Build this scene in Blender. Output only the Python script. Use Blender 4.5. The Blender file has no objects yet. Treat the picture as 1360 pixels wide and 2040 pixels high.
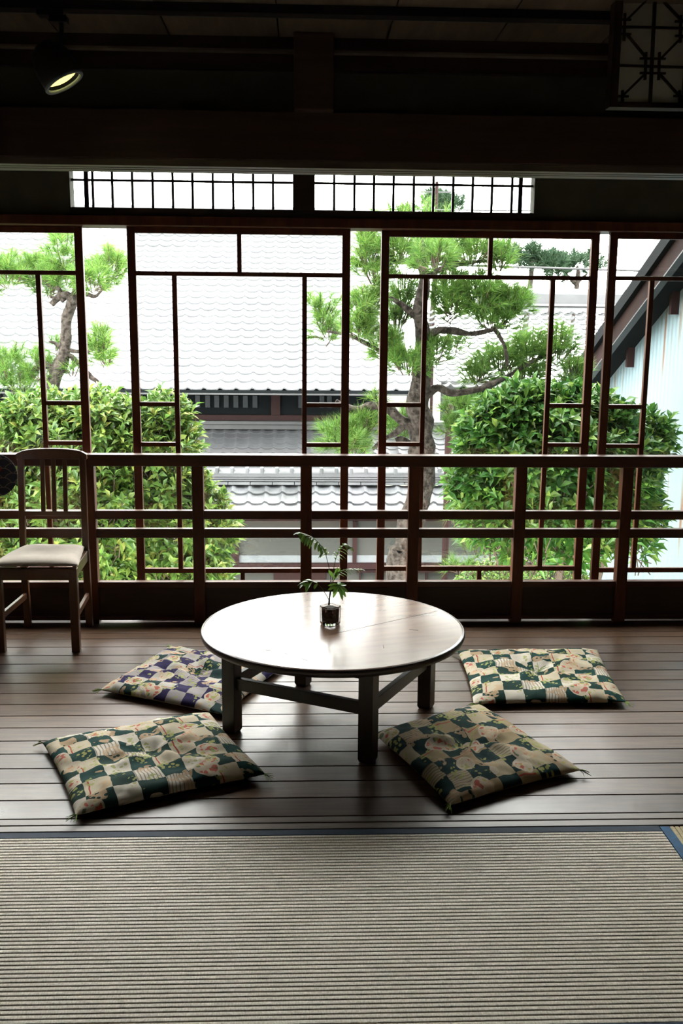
import bpy, math, random
from math import sin, cos, pi, radians, tan, atan2, sqrt
from mathutils import Vector, Matrix, noise as mnoise

random.seed(7)
SC = bpy.context.scene
COL = SC.collection

# ------------------------------------------------------------------ camera
FPX, YAW, PITCH, ROLL, EYE = 1960.0, .03937, .18659, .00855, 1.5
_fwd = Vector((sin(YAW)*cos(PITCH), cos(YAW)*cos(PITCH), -sin(PITCH)))
_r0 = Vector((cos(YAW), -sin(YAW), 0))
_u0 = _r0.cross(_fwd)
RGT = cos(ROLL)*_r0 + sin(ROLL)*_u0
UPV = -sin(ROLL)*_r0 + cos(ROLL)*_u0
cam_d = bpy.data.cameras.new('camera')
cam = bpy.data.objects.new('camera', cam_d)
COL.objects.link(cam)
cam.matrix_world = Matrix(((RGT.x, UPV.x, -_fwd.x, 0), (RGT.y, UPV.y, -_fwd.y, 0),
                           (RGT.z, UPV.z, -_fwd.z, EYE), (0, 0, 0, 1)))
cam_d.sensor_fit = 'VERTICAL'
cam_d.sensor_height = 36.0
cam_d.lens = 36.0*FPX/2040.0
cam_d.clip_end = 300
SC.camera = cam

# ------------------------------------------------------------------ sky and exposure
world = bpy.data.worlds.new('overcast_sky')
SC.world = world
world.use_nodes = True
wn = world.node_tree.nodes
wbg = wn['Background']
wbg.inputs[0].default_value = (1.0, .985, .955, 1)
wbg.inputs[1].default_value = 21.0
SC.view_settings.view_transform = 'Standard'
SC.view_settings.look = 'None'
SC.view_settings.exposure = 0.0
SC.view_settings.gamma = 1
SC.view_settings.use_curve_mapping = False
SC.cycles.max_bounces = 8
SC.cycles.diffuse_bounces = 4
SC.cycles.transparent_max_bounces = 16
SC.cycles.sample_clamp_indirect = 6


def ray(x, y):
    return RGT*((x-680)/FPX) + UPV*(-(y-1020)/FPX) + _fwd


def atY(x, y, Y):
    r = ray(x, y)
    return r*(Y/r.y) + Vector((0, 0, EYE))


def atZ(x, y, Z):
    r = ray(x, y)
    return r*((Z-EYE)/r.z) + Vector((0, 0, EYE))


# ------------------------------------------------------------------ mesh helpers
class MB:
    def __init__(s):
        s.v = []
        s.f = []
        s.uv = None

    def box(s, x0, x1, y0, y1, z0, z1):
        i = len(s.v)
        s.v += [(x0, y0, z0), (x1, y0, z0), (x1, y1, z0), (x0, y1, z0),
                (x0, y0, z1), (x1, y0, z1), (x1, y1, z1), (x0, y1, z1)]
        s.f += [(i, i+3, i+2, i+1), (i+4, i+5, i+6, i+7), (i, i+1, i+5, i+4),
                (i+1, i+2, i+6, i+5), (i+2, i+3, i+7, i+6), (i+3, i, i+4, i+7)]
        return s

    def bar(s, p, q, w, h, up=(0, 0, 1)):
        """box from p to q, w wide and h high"""
        p, q = Vector(p), Vector(q)
        d = (q-p).normalized()
        u = Vector(up)
        if abs(d.dot(u)) > .98:
            u = Vector((0, 1, 0))
        a = d.cross(u).normalized()
        b = a.cross(d)
        i = len(s.v)
        for c in (p, q):
            for sx, sz in ((-1, -1), (1, -1), (1, 1), (-1, 1)):
                s.v.append(tuple(c+a*(sx*w/2)+b*(sz*h/2)))
        s.f += [(i, i+1, i+2, i+3), (i+7, i+6, i+5, i+4), (i, i+4, i+5, i+1),
                (i+1, i+5, i+6, i+2), (i+2, i+6, i+7, i+3), (i+3, i+7, i+4, i)]
        return s

    def tube(s, pts, rad, n=8, lump=0.0):
        pts = [Vector(p) for p in pts]
        if not isinstance(rad, (list, tuple)):
            rad = [rad]*len(pts)
        base = len(s.v)
        ref = Vector((.3, .9, .1))
        for k, p in enumerate(pts):
            d = (pts[min(k+1, len(pts)-1)]-pts[max(k-1, 0)]).normalized()
            a = d.cross(ref)
            if a.length < 1e-3:
                a = d.cross(Vector((1, 0, 0)))
            a.normalize()
            b = a.cross(d)
            for j in range(n):
                t = 2*pi*j/n
                q = p+(a*cos(t)+b*sin(t))*rad[k]
                if lump:
                    q += (q-p)*lump*mnoise.noise(q*9)
                s.v.append(tuple(q))
        for k in range(len(pts)-1):
            for j in range(n):
                a0 = base+k*n+j
                a1 = base+k*n+(j+1) % n
                s.f.append((a0, a1, a1+n, a0+n))
        s.f.append(tuple(base+j for j in reversed(range(n))))
        s.f.append(tuple(base+(len(pts)-1)*n+j for j in range(n)))
        return s

    def lathe(s, c, prof, n=48, axis=None, cap=True):
        """prof: list of (r, h); closed profile ends on the axis"""
        c = Vector(c)
        M = Vector((0, 0, 1)).rotation_difference(Vector(axis)).to_matrix() if axis else Matrix.Identity(3)
        base = len(s.v)
        for r, h in prof:
            for j in range(n):
                t = 2*pi*j/n
                s.v.append(tuple(c+M@Vector((r*cos(t), r*sin(t), h))))
        for k in range(len(prof)-1):
            for j in range(n):
                a0 = base+k*n+j
                a1 = base+k*n+(j+1) % n
                s.f.append((a0, a1, a1+n, a0+n))
        if cap:
            s.f.append(tuple(base+j for j in reversed(range(n))))
            s.f.append(tuple(base+(len(prof)-1)*n+j for j in range(n)))
        return s

    def build(s, name, mat, parent=None, smooth=False, bevel=0, origin=None):
        me = bpy.data.meshes.new(name)
        v = s.v
        if origin is not None:
            v = [(a[0]-origin[0], a[1]-origin[1], a[2]-origin[2]) for a in v]
        me.from_pydata(v, [], s.f)
        me.materials.append(mat)
        if s.uv:
            l = me.uv_layers.new(name='UVMap')
            for lo in me.loops:
                l.data[lo.index].uv = s.uv[lo.vertex_index]
        if smooth:
            me.polygons.foreach_set('use_smooth', [True]*len(me.polygons))
        me.update()
        o = bpy.data.objects.new(name, me)
        COL.objects.link(o)
        if origin is not None and parent is None:
            o.location = origin
        if parent is not None:
            o.parent = parent
        if bevel:
            m = o.modifiers.new('bevel', 'BEVEL')
            m.width = bevel
            m.segments = 2
            m.limit_method = 'ANGLE'
        return o


def thing(name, label, cat, loc=(0, 0, 0), rotz=0, group=None):
    o = bpy.data.objects.new(name, None)
    COL.objects.link(o)
    o.location = loc
    o.rotation_euler = (0, 0, rotz)
    o.empty_display_size = .05
    return tag(o, label, cat, group)


def tag(o, label, cat, group=None):
    o['label'] = label
    o['category'] = cat
    if group:
        o['group'] = group
    return o


def struct(o):
    o['kind'] = 'structure'
    return o


def dup(root, loc=None, rotz=None, label=None):
    r = root.copy()
    COL.objects.link(r)
    if loc is not None:
        r.location = loc
    if rotz is not None:
        r.rotation_euler = (0, 0, rotz)
    if label:
        r['label'] = label
    for ch in list(root.children):
        c = ch.copy()
        COL.objects.link(c)
        c.parent = r
        for g in list(ch.children):
            d = g.copy()
            COL.objects.link(d)
            d.parent = c
    return r


# ------------------------------------------------------------------ materials
def nmat(name):
    m = bpy.data.materials.new(name)
    m.use_nodes = True
    nt = m.node_tree
    return m, nt, nt.nodes['Principled BSDF'], nt.nodes['Material Output']


def N(nt, typ, **kw):
    n = nt.nodes.new(typ)
    for k, v in kw.items():
        if k.startswith('i_'):
            n.inputs[k[2:]].default_value = v
        else:
            setattr(n, k, v)
    return n


def ramp(nt, fac, stops):
    r = nt.nodes.new('ShaderNodeValToRGB')
    e = r.color_ramp.elements
    while len(e) < len(stops):
        e.new(.5)
    for el, (p, c) in zip(e, stops):
        el.position = p
        el.color = (*c, 1) if len(c) == 3 else c
    nt.links.new(fac, r.inputs[0])
    return r.outputs[0]


def wood(name, c1, c2, rough=.45, stretch=(1, 12, 12), scale=3.0, bump=.15, coat=0, spec=.5, ior=1.5):
    m, nt, b, out = nmat(name)
    tc = N(nt, 'ShaderNodeTexCoord')
    mp = N(nt, 'ShaderNodeMapping')
    mp.inputs['Scale'].default_value = stretch
    nt.links.new(tc.outputs['Object'], mp.inputs[0])
    nz = N(nt, 'ShaderNodeTexNoise')
    nz.inputs['Scale'].default_value = scale
    nz.inputs['Detail'].default_value = 6
    nz.inputs['Roughness'].default_value = .65
    nt.links.new(mp.outputs[0], nz.inputs['Vector'])
    c = ramp(nt, nz.outputs[0], [(.3, c1), (.7, c2)])
    nt.links.new(c, b.inputs['Base Color'])
    b.inputs['Roughness'].default_value = rough
    b.inputs['Specular IOR Level'].default_value = spec
    b.inputs['IOR'].default_value = ior
    b.inputs['Coat Weight'].default_value = coat
    b.inputs['Coat Roughness'].default_value = .15
    bp = N(nt, 'ShaderNodeBump')
    bp.inputs['Strength'].default_value = bump
    bp.inputs['Distance'].default_value = .002
    nt.links.new(nz.outputs[0], bp.inputs['Height'])
    nt.links.new(bp.outputs[0], b.inputs['Normal'])
    return m


def plain(name, c, rough=.6, c2=None, scale=4, metal=0, bump=0, spec=.5):
    m, nt, b, out = nmat(name)
    b.inputs['Roughness'].default_value = rough
    b.inputs['Metallic'].default_value = metal
    b.inputs['Specular IOR Level'].default_value = spec
    b.inputs['Base Color'].default_value = (*c, 1)
    tc = N(nt, 'ShaderNodeTexCoord')
    nz = N(nt, 'ShaderNodeTexNoise')
    nz.inputs['Scale'].default_value = scale
    nz.inputs['Detail'].default_value = 5
    nt.links.new(tc.outputs['Object'], nz.inputs['Vector'])
    c2 = c2 or tuple(k*.8 for k in c)
    nt.links.new(ramp(nt, nz.outputs[0], [(.35, c2), (.65, c)]), b.inputs['Base Color'])
    if bump:
        bp = N(nt, 'ShaderNodeBump')
        bp.inputs['Strength'].default_value = bump
        bp.inputs['Distance'].default_value = .01
        nt.links.new(nz.outputs[0], bp.inputs['Height'])
        nt.links.new(bp.outputs[0], b.inputs['Normal'])
    return m


def leafmat(name, stops, rough=.5, transl=.35, spec=.4):
    m, nt, b, out = nmat(name)
    g = N(nt, 'ShaderNodeNewGeometry')
    c = ramp(nt, g.outputs['Random Per Island'], stops)
    nt.links.new(c, b.inputs['Base Color'])
    b.inputs['Roughness'].default_value = rough
    b.inputs['Specular IOR Level'].default_value = spec
    t = N(nt, 'ShaderNodeBsdfTranslucent')
    nt.links.new(c, t.inputs[0])
    mx = N(nt, 'ShaderNodeMixShader')
    mx.inputs[0].default_value = transl
    nt.links.new(b.outputs[0], mx.inputs[1])
    nt.links.new(t.outputs[0], mx.inputs[2])
    nt.links.new(mx.outputs[0], out.inputs[0])
    return m


def glassmat(name, refl=.06, tint=(.96, .98, .97)):
    m, nt, b, out = nmat(name)
    nt.nodes.remove(b)
    t = N(nt, 'ShaderNodeBsdfTransparent')
    t.inputs[0].default_value = (*tint, 1)
    g = N(nt, 'ShaderNodeBsdfGlossy')
    g.inputs['Roughness'].default_value = .02
    mx = N(nt, 'ShaderNodeMixShader')
    mx.inputs[0].default_value = refl
    nt.links.new(t.outputs[0], mx.inputs[1])
    nt.links.new(g.outputs[0], mx.inputs[2])
    nt.links.new(mx.outputs[0], out.inputs[0])
    return m


M = {}
M['dark_wood'] = wood('dark_stained_wood', (.018, .009, .006), (.038, .019, .012), .5)
M['frame_wood'] = wood('red_brown_wood', (.070, .022, .010), (.135, .045, .020), .45, stretch=(8, 8, 1), spec=.3)
M['rail_wood'] = wood('railing_wood', (.050, .018, .010), (.095, .036, .020), .42, stretch=(1, 8, 8), spec=.35)
M['chair_wood'] = wood('chair_wood', (.07, .030, .014), (.13, .058, .026), .32, stretch=(6, 6, 1), spec=.6)
M['table_dark'] = wood('table_leg_wood', (.012, .009, .007), (.028, .02, .015), .38, stretch=(6, 6, 1))
M['table_top'] = wood('table_top_wood', (.13, .062, .036), (.22, .115, .068), .24, stretch=(1.2, 9, 1), scale=2.2, bump=.05, coat=.12, spec=.42, ior=1.5)
M['beam'] = wood('lintel_wood', (.050, .028, .019), (.080, .046, .030), .5)
M['pale_trim'] = wood('pale_worn_wood', (.10, .075, .055), (.19, .15, .11), .5)
M['plaster'] = plain('dark_green_plaster', (.10, .10, .072), .9, scale=8)
M['ceil'] = wood('ceiling_board', (.06, .045, .032), (.12, .09, .062), .7, stretch=(8, 1, 8))
M['wall'] = plain('brown_plaster', (.10, .085, .065), .9)
M['sill'] = plain('weathered_sill', (.10, .10, .10), .6, scale=10)
M['black'] = plain('black_metal', (.008, .008, .010), .45)
M['heri'] = plain('shaded_navy_border_cloth', (.018, .040, .075), .8, scale=60)  # border cloth, shade below the sill edge put into its dark colour
M['heri_blue'] = plain('blue_border_cloth', (.02, .12, .26), .8, (.03, .09, .18), scale=60)
M['glass'] = glassmat('window_glass', .07)
M['bark'] = plain('pine_bark', (.060, .050, .042), .9, (.012, .009, .007), scale=30, bump=1.0, spec=.15)
for _n in M['bark'].node_tree.nodes:
    if _n.type == 'BUMP':
        _n.inputs['Distance'].default_value = .035
M['needle'] = leafmat('pine_needles', [(0, (.030, .080, .016)), (.35, (.062, .150, .024)), (.75, (.115, .225, .038)), (1, (.19, .27, .06))], .5, .35, .25)
M['needle_far'] = leafmat('far_pine_needles', [(0, (.008, .026, .013)), (1, (.026, .052, .022))], .6, .2, .2)
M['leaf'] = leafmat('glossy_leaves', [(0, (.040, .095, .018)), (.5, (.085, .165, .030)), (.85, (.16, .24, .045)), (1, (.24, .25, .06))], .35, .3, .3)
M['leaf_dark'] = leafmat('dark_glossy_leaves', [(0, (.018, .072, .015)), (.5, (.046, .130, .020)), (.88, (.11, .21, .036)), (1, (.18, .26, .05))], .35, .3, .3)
M['twig'] = plain('twig_bark', (.05, .032, .018), .8)
M['tile'] = plain('grey_roof_tile', (.118, .122, .128), .5, (.096, .099, .105), scale=1.4)
M['tile_c'] = plain('pale_distant_tile', (.085, .088, .092), .55, (.06, .062, .066), scale=3)
M['tile_b'] = plain('tree_shaded_roof_tile', (.060, .063, .068), .45, (.022, .024, .026), scale=2.2)  # gatehouse tile, the trees' shade put into its darker colour
M['tile_dk'] = plain('dark_roof_tile', (.042, .044, .047), .6, (.030, .031, .034), scale=2.0)
M['redbrown'] = plain('red_brown_timber', (.016, .0065, .006), .7, spec=.12)
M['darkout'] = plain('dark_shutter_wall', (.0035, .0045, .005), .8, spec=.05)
M['gplaster'] = plain('grey_green_plaster', (.030, .031, .026), .9, (.024, .025, .021), scale=1.5)
M['wplaster'] = plain('pale_plaster', (.11, .12, .125), .9)
M['pane'] = plain('dim_pane', (.009, .012, .014), .5, spec=.2)
M['gutter'] = plain('gutter_metal', (.03, .031, .032), .5, spec=.3)
M['ground'] = plain('garden_ground', (.03, .03, .02), .95, (.015, .018, .01), scale=1.2)


def floor_mat():
    m, nt, b, out = nmat('worn_floor_boards')
    tc = N(nt, 'ShaderNodeTexCoord')
    mp = N(nt, 'ShaderNodeMapping')
    mp.inputs['Scale'].default_value = (1, 14, 1)
    nt.links.new(tc.outputs['Object'], mp.inputs[0])
    nz = N(nt, 'ShaderNodeTexNoise')
    nz.inputs['Scale'].default_value = 3.5
    nz.inputs['Detail'].default_value = 8
    nz.inputs['Roughness'].default_value = .7
    nt.links.new(mp.outputs[0], nz.inputs['Vector'])
    g = N(nt, 'ShaderNodeNewGeometry')
    base = ramp(nt, g.outputs['Random Per Island'], [(0, (.070, .036, .020)), (.5, (.115, .064, .036)), (1, (.155, .092, .056))])
    grain = ramp(nt, nz.outputs[0], [(.3, (.45, .45, .45)), (.7, (1.25, 1.2, 1.15))])
    mx = N(nt, 'ShaderNodeMix', data_type='RGBA', blend_type='MULTIPLY')
    mx.inputs[0].default_value = 1
    nt.links.new(base, mx.inputs[6])
    nt.links.new(grain, mx.inputs[7])
    nt.links.new(mx.outputs[2], b.inputs['Base Color'])
    n2 = N(nt, 'ShaderNodeTexNoise')
    n2.inputs['Scale'].default_value = 5
    n2.inputs['Detail'].default_value = 4
    nt.links.new(tc.outputs['Object'], n2.inputs['Vector'])
    rr = N(nt, 'ShaderNodeMapRange')
    rr.inputs['To Min'].default_value = .20
    rr.inputs['To Max'].default_value = .46
    nt.links.new(n2.outputs[0], rr.inputs[0])
    nt.links.new(rr.outputs[0], b.inputs['Roughness'])
    b.inputs['Specular IOR Level'].default_value = .30
    bp = N(nt, 'ShaderNodeBump')
    bp.inputs['Strength'].default_value = .2
    bp.inputs['Distance'].default_value = .002
    nt.links.new(nz.outputs[0], bp.inputs['Height'])
    nt.links.new(bp.outputs[0], b.inputs['Normal'])
    return m


def tatami_mat_(name, vec, c1=(.56, .49, .40), c2=(.76, .68, .575)):
    m, nt, b, out = nmat(name)
    tc = N(nt, 'ShaderNodeTexCoord')
    mp = N(nt, 'ShaderNodeMapping')
    mp.inputs['Scale'].default_value = vec
    nt.links.new(tc.outputs['Object'], mp.inputs[0])
    nz = N(nt, 'ShaderNodeTexNoise')
    nz.inputs['Scale'].default_value = 1
    nz.inputs['Detail'].default_value = 3
    nt.links.new(mp.outputs[0], nz.inputs['Vector'])
    nt.links.new(ramp(nt, nz.outputs[0], [(.35, c1), (.65, c2)]), b.inputs['Base Color'])
    b.inputs['Roughness'].default_value = .55
    b.inputs['Specular IOR Level'].default_value = .35
    bp = N(nt, 'ShaderNodeBump')
    bp.inputs['Strength'].default_value = .6
    bp.inputs['Distance'].default_value = .002
    nt.links.new(nz.outputs[0], bp.inputs['Height'])
    nt.links.new(bp.outputs[0], b.inputs['Normal'])
    return m


M['floor'] = floor_mat()
M['tatami'] = tatami_mat_('woven_rush', (260, 90, 1))
M['tatami_lit_gold'] = tatami_mat_('woven_rush_lit_gold', (90, 260, 1), (.34, .27, .13), (.52, .42, .22))  # same rush, with the gold of the light angle put into its colour


def patch_mat(name, dark, dark2, light, light2, nsq=8, seed=0.0):
    """patchwork print: squares of dark cloth and cream cloth, round and leafy printed motifs"""
    m, nt, b, out = nmat(name)
    L = nt.links.new
    tc = N(nt, 'ShaderNodeTexCoord')
    mp = N(nt, 'ShaderNodeMapping')
    mp.inputs['Scale'].default_value = (nsq, nsq, 1)
    mp.inputs['Location'].default_value = (seed, seed*.7, 0)
    L(tc.outputs['UV'], mp.inputs[0])
    wz = N(nt, 'ShaderNodeTexNoise')
    wz.inputs['Scale'].default_value = .8
    L(mp.outputs[0], wz.inputs['Vector'])
    wm = N(nt, 'ShaderNodeVectorMath', operation='MULTIPLY_ADD')
    wm.inputs[1].default_value = (.35, .35, 0)
    L(wz.outputs['Color'], wm.inputs[0])
    L(mp.outputs[0], wm.inputs[2])
    P = wm.outputs[0]
    ck = N(nt, 'ShaderNodeTexChecker')
    ck.inputs['Scale'].default_value = 1
    L(P, ck.inputs[0])
    fl = N(nt, 'ShaderNodeVectorMath', operation='FLOOR')
    L(P, fl.inputs[0])
    wn_ = N(nt, 'ShaderNodeTexWhiteNoise', noise_dimensions='3D')
    L(fl.outputs[0], wn_.inputs['Vector'])
    rnd = wn_.outputs['Value']

    def mix(f, a, c):
        x = N(nt, 'ShaderNodeMix', data_type='RGBA')
        if isinstance(f, (int, float)):
            x.inputs[0].default_value = f
        else:
            L(f, x.inputs[0])
        for s_, v in ((6, a), (7, c)):
            if isinstance(v, tuple):
                x.inputs[s_].default_value = (*v, 1)
            else:
                L(v, x.inputs[s_])
        return x.outputs[2]

    def mth(op, a, c=None):
        x = N(nt, 'ShaderNodeMath', operation=op)
        for s_, v in ((0, a), (1, c)):
            if v is None:
                continue
            if isinstance(v, (int, float)):
                x.inputs[s_].default_value = v
            else:
                L(v, x.inputs[s_])
        return x.outputs[0]
    dk = mix(mth('GREATER_THAN', rnd, .6), dark, dark2)
    lt = mix(mth('GREATER_THAN', rnd, .5), light, light2)
    # stripes in some light squares
    sep = N(nt, 'ShaderNodeSeparateXYZ')
    L(P, sep.inputs[0])
    st = mth('GREATER_THAN', mth('SINE', mth('MULTIPLY', sep.outputs[0], 44)), .55)
    st = mth('MULTIPLY', st, mth('GREATER_THAN', rnd, .78))
    lt = mix(mth('MULTIPLY', st, .8), lt, (.20, .16, .13))
    edge = mth('LESS_THAN', mth('ABSOLUTE', mth('SUBTRACT', mth('FRACT', sep.outputs[0]), .18)), .03)
    edge = mth('MULTIPLY', edge, mth('LESS_THAN', rnd, .4))
    lt = mix(edge, lt, (.42, .07, .045))
    col = mix(ck.outputs['Fac'], dk, lt)
    # round motifs
    vo = N(nt, 'ShaderNodeTexVoronoi')
    vo.inputs['Scale'].default_value = .75
    L(P, vo.inputs['Vector'])
    d = vo.outputs['Distance']
    spk = N(nt, 'ShaderNodeTexVoronoi')
    spk.inputs['Scale'].default_value = 6
    L(P, spk.inputs['Vector'])
    sc_ = N(nt, 'ShaderNodeSeparateColor')
    L(spk.outputs['Color'], sc_.inputs[0])
    inner = ramp(nt, sc_.outputs[0], [(0, (.60, .50, .38)), (.45, (.55, .45, .30)), (.62, (.50, .09, .06)), (.75, (.62, .55, .42)), (.88, (.45, .38, .10)), (.95, (.10, .16, .10))])
    n_el = nt.nodes[-1]
    n_el.color_ramp.interpolation = 'CONSTANT'
    ring = mth('LESS_THAN', d, .40)
    core = mth('LESS_THAN', d, .34)
    use = N(nt, 'ShaderNodeSeparateColor')
    L(vo.outputs['Color'], use.inputs[0])
    on = mth('GREATER_THAN', use.outputs[0], .30)
    col = mix(mth('MULTIPLY', ring, on), col, (.62, .54, .42))
    col = mix(mth('MULTIPLY', mth('MULTIPLY', core, on), .9), col, inner)
    # leafy yellow green sprays and orange speckle
    lz = N(nt, 'ShaderNodeTexNoise')
    lz.inputs['Scale'].default_value = .9
    lz.inputs['Detail'].default_value = 1
    L(P, lz.inputs['Vector'])
    lf = mth('GREATER_THAN', lz.outputs[0], .56)
    fz = N(nt, 'ShaderNodeTexVoronoi')
    fz.inputs['Scale'].default_value = 5
    L(P, fz.inputs['Vector'])
    lf = mth('MULTIPLY', lf, mth('LESS_THAN', fz.outputs['Distance'], .42))
    col = mix(mth('MULTIPLY', lf, .85), col, (.40, .42, .14))
    oz = mth('LESS_THAN', lz.outputs[0], .385)
    oz = mth('MULTIPLY', oz, mth('GREATER_THAN', fz.outputs['Distance'], .38))
    col = mix(mth('MULTIPLY', oz, .75), col, (.60, .42, .26))
    L(col, b.inputs['Base Color'])
    b.inputs['Roughness'].default_value = .85
    b.inputs['Specular IOR Level'].default_value = .12
    return m


M['patch_green'] = patch_mat('green_patchwork_cotton', (.008, .050, .042), (.010, .040, .030), (.60, .52, .38), (.72, .66, .56), 7.4, .3)
M['patch_green2'] = patch_mat('green_gold_patchwork_cotton', (.006, .036, .034), (.012, .045, .038), (.40, .31, .18), (.50, .42, .28), 6.6, 2.6)
M['patch_purple'] = patch_mat('purple_patchwork_cotton', (.022, .014, .070), (.012, .040, .038), (.50, .47, .42), (.40, .36, .36), 8.2, 5.1)
M['tassel'] = plain('lime_thread', (.30, .48, .06), .7)
M['cush_edge'] = plain('cushion_side_cloth', (.012, .03, .03), .9)
M['seat_cloth'] = plain('beige_seat_cloth', (.62, .54, .46), .85, (.55, .48, .41), scale=14, bump=.15)

# ------------------------------------------------------------------ room shell
XL, XR = -2.32, 2.78
# floor boards of the veranda: one mesh, each board its own island
ys = [4.800, 4.706, 4.618, 4.494, 4.374, 4.257, 4.14, 4.016, 3.896, 3.776, 3.658, 3.541, 3.421, 3.309, 3.191, 3.078, 2.959, 2.836]
fb = MB()
rb = random.Random(3)
for a, c in zip(ys[:-1], ys[1:]):
    fb.box(XL, XR, c+.0028, a-.0028, -.03, 0)
struct(fb.build('floor', M['floor'], bevel=.0015))
fb = MB().box(XL, XR, 2.797, 2.832, -.03, .001)
fb.box(XL, XR, 2.757, 2.791, -.03, .001)
M['thr'] = wood('threshold_wood', (.11, .08, .06), (.20, .155, .115), .45, stretch=(1, 14, 1))
struct(fb.build('trim_1', M['thr'], bevel=.0015))
struct(MB().box(XL, XR, -2.6, 4.8, -.12, -.031).build('floor_base', M['black']))
bb = MB().box(XL, XR, 4.803, 4.925, -.12, -.004)
struct(bb.build('trim_2', M['dark_wood']))
struct(MB().box(XL, XR, 4.926, 5.12, -.12, -.012).box(XL, XR, 4.99, 5.0, -.012, -.004).box(XL, XR, 5.03, 5.04, -.012, -.004).build('trim_3', M['sill']))

struct(MB().box(XL-.12, XL, -2.6, 5.1, -.12, 2.7).build('wall_left', M['wall']))
struct(MB().box(XR, XR+.12, -2.6, 5.1, -.12, 2.7).build('wall_right', M['wall']))
struct(MB().box(XL-.12, XR+.12, -2.72, -2.6, -.12, 2.7).build('wall_back', M['wall']))

# window wall: posts, sash head, transom openings
HEADZ = 1.968
fw = MB()
sz0 = atY(400, 418, 5.0).z
t_l0, t_l1 = atY(142, 380, 5.0).x, atY(583, 380, 5.0).x
t_r0, t_r1 = atY(627, 380, 5.0).x, atY(1062, 380, 5.0).x
ttop = 2.40
fw.box(XL, t_l0, 4.97, 5.06, HEADZ+.045, 2.7)
fw.box(t_r1, XR, 4.97, 5.06, HEADZ+.045, 2.7)
fw.box(t_l0, t_r1, 4.97, 5.06, ttop, 2.7)
struct(fw.build('wall_front', M['plaster']))
struct(MB().box(t_l0, t_r1, 4.955, 5.075, HEADZ+.045, sz0).box(t_l1, t_r0, 4.955, 5.075, sz0, ttop)
       .build('trim_4', M['dark_wood'], bevel=.003))
struct(MB().box(XL, XR, 4.93, 5.10, HEADZ, HEADZ+.045).build('trim_5', M['frame_wood'], bevel=.003))

# transom lattices
def transom(x0, x1, pxs, stile_px, name):
    root = bpy.data.objects.new(name, None)
    COL.objects.link(root)
    struct(root)
    f = MB()
    f.box(x0, x1, 5.0, 5.03, sz0, sz0+.006)
    for a, c in stile_px:
        xa, xc = atY(a, 375, 5.0).x, atY(c, 375, 5.0).x
        f.box(xa, xc, 5.0, 5.03, sz0, ttop)
    f.build('window_frame', M['dark_wood'], root)
    g = MB()
    for p in pxs:
        xx = atY(p, 375, 5.0).x
        g.box(xx-.0060, xx+.0060, 5.005, 5.02, sz0, ttop)
    for py in (361,):
        zz = atY(400, py, 5.0).z
        g.box(x0, x1, 5.008, 5.017, zz-.0055, zz+.0055)
    g.box(x0, x1, 5.008, 5.017, 2.315, 2.322)
    g.build('lattice', M['dark_wood'], root)
    MB().box(x0, x1, 5.021, 5.024, sz0, ttop).build('glass_pane', M['glass'], root)


transom(t_l0, t_l1, [184, 223, 263, 303.5, 343.5, 383, 423.5, 464, 504, 543.5], [(167, 176)], 'window_1')
transom(t_r0, t_r1, [665.5, 706, 745, 784, 824.5, 863.5, 903, 942, 980.5, 1020.5], [(1033, 1041)], 'window_2')

# sliding glass sashes
def sash(idx, xl, xr, Y):
    root = bpy.data.objects.new('window_%d' % idx, None)
    COL.objects.link(root)
    root.location = ((xl+xr)/2, Y, 0)
    struct(root)
    hw = (xr-xl)/2
    t = .015
    sw = .040
    z0, z1 = -.004, HEADZ
    f = MB()
    f.box(-hw, -hw+sw, -t, t, z0, z1)
    f.box(hw-sw, hw, -t, t, z0, z1)
    f.box(-hw+sw, hw-sw, -t, t, 1.938, z1)
    f.box(-hw+sw, hw-sw, -t, t, z0, .10)
    f.build('window_frame', M['frame_wood'], root, bevel=.002)
    k = MB()
    i0 = hw-.225
    for zz0, zz1 in ((1.737, 1.758), (.234, .258)):
        k.box(-hw+sw, hw-sw, -t+.003, t-.003, zz0, zz1)
    for s in (-1, 1):
        k.box(*sorted((s*(i0-.012), s*(i0+.012))), -t+.003, t-.003, .258, 1.737)
        for zz0, zz1 in ((1.096, 1.118), (.894, .915)):
            k.box(*sorted((s*(i0+.012), s*(hw-sw))), -t+.004, t-.004, zz0, zz1)
    k.box(-.011, .011, -t+.003, t-.003, 1.758, 1.938)
    k.box(-.011, .011, -t+.003, t-.003, .10, .234)
    k.build('lattice', M['frame_wood'], root, bevel=.0015)
    MB().box(-hw+sw-.005, hw-sw+.005, -.0015, .0015, .095, 1.943).build('glass_pane', M['glass'], root)
    return root


def sx(p, Y=5.0):
    return atY(p, 500, Y).x


sash(3, sx(166, 5.04)-1.09, sx(166, 5.04), 5.04)
sash(4, sx(254), sx(697.5), 5.0)
sash(5, sx(759, 5.04), sx(1192, 5.04), 5.04)
sash(6, sx(1212.5), sx(1212.5)+1.09, 5.0)

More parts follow.
